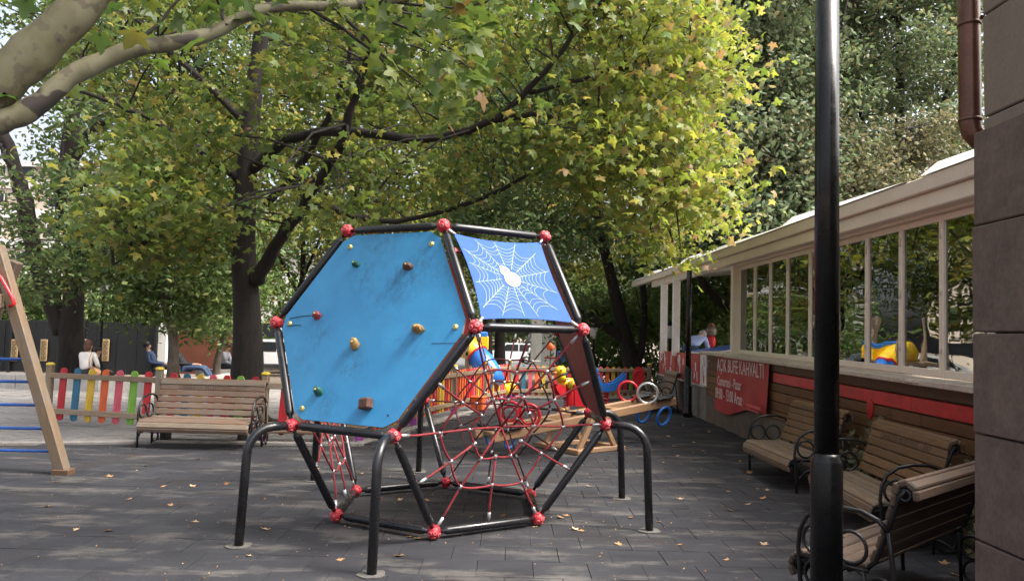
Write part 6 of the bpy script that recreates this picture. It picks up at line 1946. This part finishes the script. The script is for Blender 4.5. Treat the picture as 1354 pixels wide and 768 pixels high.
# -- hedge and bushes
def bush(label, px0, px1, py0, py1, Y0, Y1, n, size, lm_, seed, r=0.6):
    c = at((px0 + px1) / 2, py1, (Y0 + Y1) / 2)
    t = thing('bush', label, 'bush', (c.x, c.y, gz(c.y)), 0, 'bushes at the back of the park')
    B_ = np.array(t.location)
    cl = np.array(clumps_px(40, (px0, py0, px1, py1), None, (Y0, Y1), r, seed))
    g = np.random.default_rng(seed)
    i = g.integers(0, len(cl), n)
    pos = cl[i, :3] + g.normal(size=(n, 3)) * (cl[i, 3] * 0.6)[:, None] - B_
    pos = pos[pos[:, 2] > 0.02]
    stuff(obj('foliage', leaves_mesh('foliage', pos, size, 'oval', lm_, 0.5, None, seed), t))
    sm = MB()
    for k in range(7):
        q = cl[k * 5 % len(cl)]
        sm.tube([(random.uniform(-.3, .3), 0, -0.05), tuple((Vector(q[:3]) - Vector(B_)) * 0.5 + Vector((0, 0, 0.1))), tuple(Vector(q[:3]) - Vector(B_))], [0.04, 0.03, 0.01], 5)
    sm.build('stems', M['bark'], t)
bush('bright green hedge behind the far fence left of the forked tree', 745, 830, 385, 490, 29, 33, 9000, 0.20, M['fresh_leaf'], 201)
bush('green hedge behind the forked tree and porch columns', 830, 905, 350, 490, 29, 34, 10000, 0.20, M['dark_leaf'], 202)
bush('leafy green bush behind the gumball machine', 895, 985, 340, 470, 25, 29, 10000, 0.18, M['fresh_leaf'], 203)
bush('dark low bush under the left trees above the black fence', 120, 215, 395, 455, 28.5, 31, 7000, 0.18, M['dark_leaf'], 204)
bush('yellow green bush above the black fence at the far left', -30, 70, 370, 445, 29, 32, 7000, 0.18, M['fresh_leaf'], 205)
bush('ragged green hedge far beyond the street behind the kiosk', 560, 800, 380, 462, 86, 92, 9000, 0.55, M['dark_leaf'], 206, 1.6)
bush('long green hedge far beyond the street behind the big trunk', 300, 560, 380, 455, 86, 92, 9000, 0.55, M['fresh_leaf'], 207, 1.6)
bush('tall dark bush behind the cafe windows', 1000, 1290, 330, 470, 20.5, 23, 14000, 0.2, M['fresh_leaf'], 208, 0.9)
# dry climbing tuft between the two cafe benches
for (x, y, lab, sd) in ((3.84, 8.0, 'dry tuft of plants between the two cafe wall benches', 221), (3.82, 5.85, 'dry tuft of plants behind the near end of the right bench', 222)):
    t = thing('dry_shrub', lab, 'shrub', (x, y, 0), 0, 'dry shrubs along the cafe wall')
    g = np.random.default_rng(sd)
    n = 900
    pos = np.stack([g.normal(0, 0.09, n).clip(-.25, .10), g.normal(0, 0.35, n), np.abs(g.normal(0.25, 0.22, n))], 1)
    stuff(obj('foliage', leaves_mesh('foliage', pos, 0.07, 'sprig', M['tan_leaf'], 0.4, None, sd), t))
    sm = MB()
    for k in range(10):
        e = pos[k * 37]
        sm.tube([(0.02, e[1] * 0.6, 0), tuple(e * np.array([1, 1, 0.6])), tuple(e)], [0.006, 0.005, 0.002], 4)
    sm.build('stems', M['bark_grey'], t)

# ------------------------------------------------------------------ fallen leaves
LV = [(928, 596), (936, 571), (883, 577), (872, 590), (896, 603), (891, 590), (869, 594), (925, 620), (990, 625), (989, 634), (1003, 646), (1013, 648), (1009, 659), (1020, 664), (1048, 659), (987, 667), (967, 675), (961, 650), (948, 643), (897, 655), (899, 660), (845, 600), (905, 562), (898, 559), (803, 608), (833, 684), (748, 682), (742, 684), (706, 697), (770, 702), (778, 643), (784, 632), (719, 622), (730, 613), (525, 646), (528, 661), (566, 661), (540, 710), (552, 712), (527, 735), (622, 684), (666, 682), (572, 707), (570, 648), (215, 643), (256, 643), (102, 700), (141, 702), (146, 630), (192, 616), (260, 607), (74, 637), (227, 668), (256, 690), (820, 655), (858, 620), (878, 612), (912, 608), (1035, 622), (980, 610), (1040, 590), (1075, 700), (1150, 735), (1195, 725), (1250, 745), (1262, 760), (1140, 720), (1240, 700), (640, 600), (600, 590), (700, 612), (760, 620), (660, 618), (850, 575), (834, 590), (918, 585), (950, 600), (760, 700), (820, 720), (900, 720), (960, 740), (1010, 720), (870, 690), (300, 640), (330, 612), (420, 620), (480, 626), (60, 670), (170, 660), (350, 700), (330, 735), (450, 740)]
base = LV[:]
fr = random.Random(23)
dl = []
for q in range(3):
    lmb = MB()
    vs = []
    for (x, y, z) in Vt:
        vs.append((x, y, 0.02 + 0.25 * (x * x) * (1 + q * .6) + 0.22 * y * y * fr.uniform(.6, 1.4)))
    lmb.add(vs, [tuple(int(i) for i in f) for f in Tt])
    lmb.tube([(0, 0, 0.03), (0.02, -0.3, 0.05), (0.08, -0.55, 0.04)], 0.012, 3, caps=False)
    c_ = [G_(0.22, 0.10, 0.045), G_(0.36, 0.21, 0.10), G_(0.46, 0.32, 0.19)][q]
    dl.append(lmb.mesh('fallen_leaf', leafmat('dry_leaf_%s' % ['rust', 'tan', 'pale'][q], [(0, c_), (1, c_)], 0.1, 0.8)))
for k, (px, py) in enumerate(base):
    p = gnd(px + fr.uniform(-2, 2), py)
    o = obj('fallen_leaf', dl[fr.choice((0, 1, 1, 2))], None, loc=(p.x, p.y, 0.004), rot=(fr.uniform(-.25, .25), fr.uniform(-.25, .25), fr.uniform(0, 6.28)))
    s_ = fr.uniform(0.05, 0.10)
    o.scale = (s_, s_, s_)
    tag(o, 'small dry curled leaf lying on the dark rubber tiles', 'leaf', 'fallen leaves on the rubber tiles')
# crumbs too small and many to count
g = np.random.default_rng(77)
n = 900
pos = np.stack([g.uniform(-6.5, 3.8, n), 3.5 + 13 * g.random(n) ** 1.3, np.full(n, 0.006)], 1)
near = g.random(n) < 0.35
pos[near, 0] = CX + g.normal(0, 1.9, near.sum()); pos[near, 1] = CY + g.normal(0, 1.9, near.sum())
pos = pos[[rubber_limit(x) > y for x, y in pos[:, :2]]]
stuff(obj('leaf_litter', leaves_mesh('leaf_litter', pos, 0.017, 'oval', M['dry_leaf'], 2.5, None, 78)))
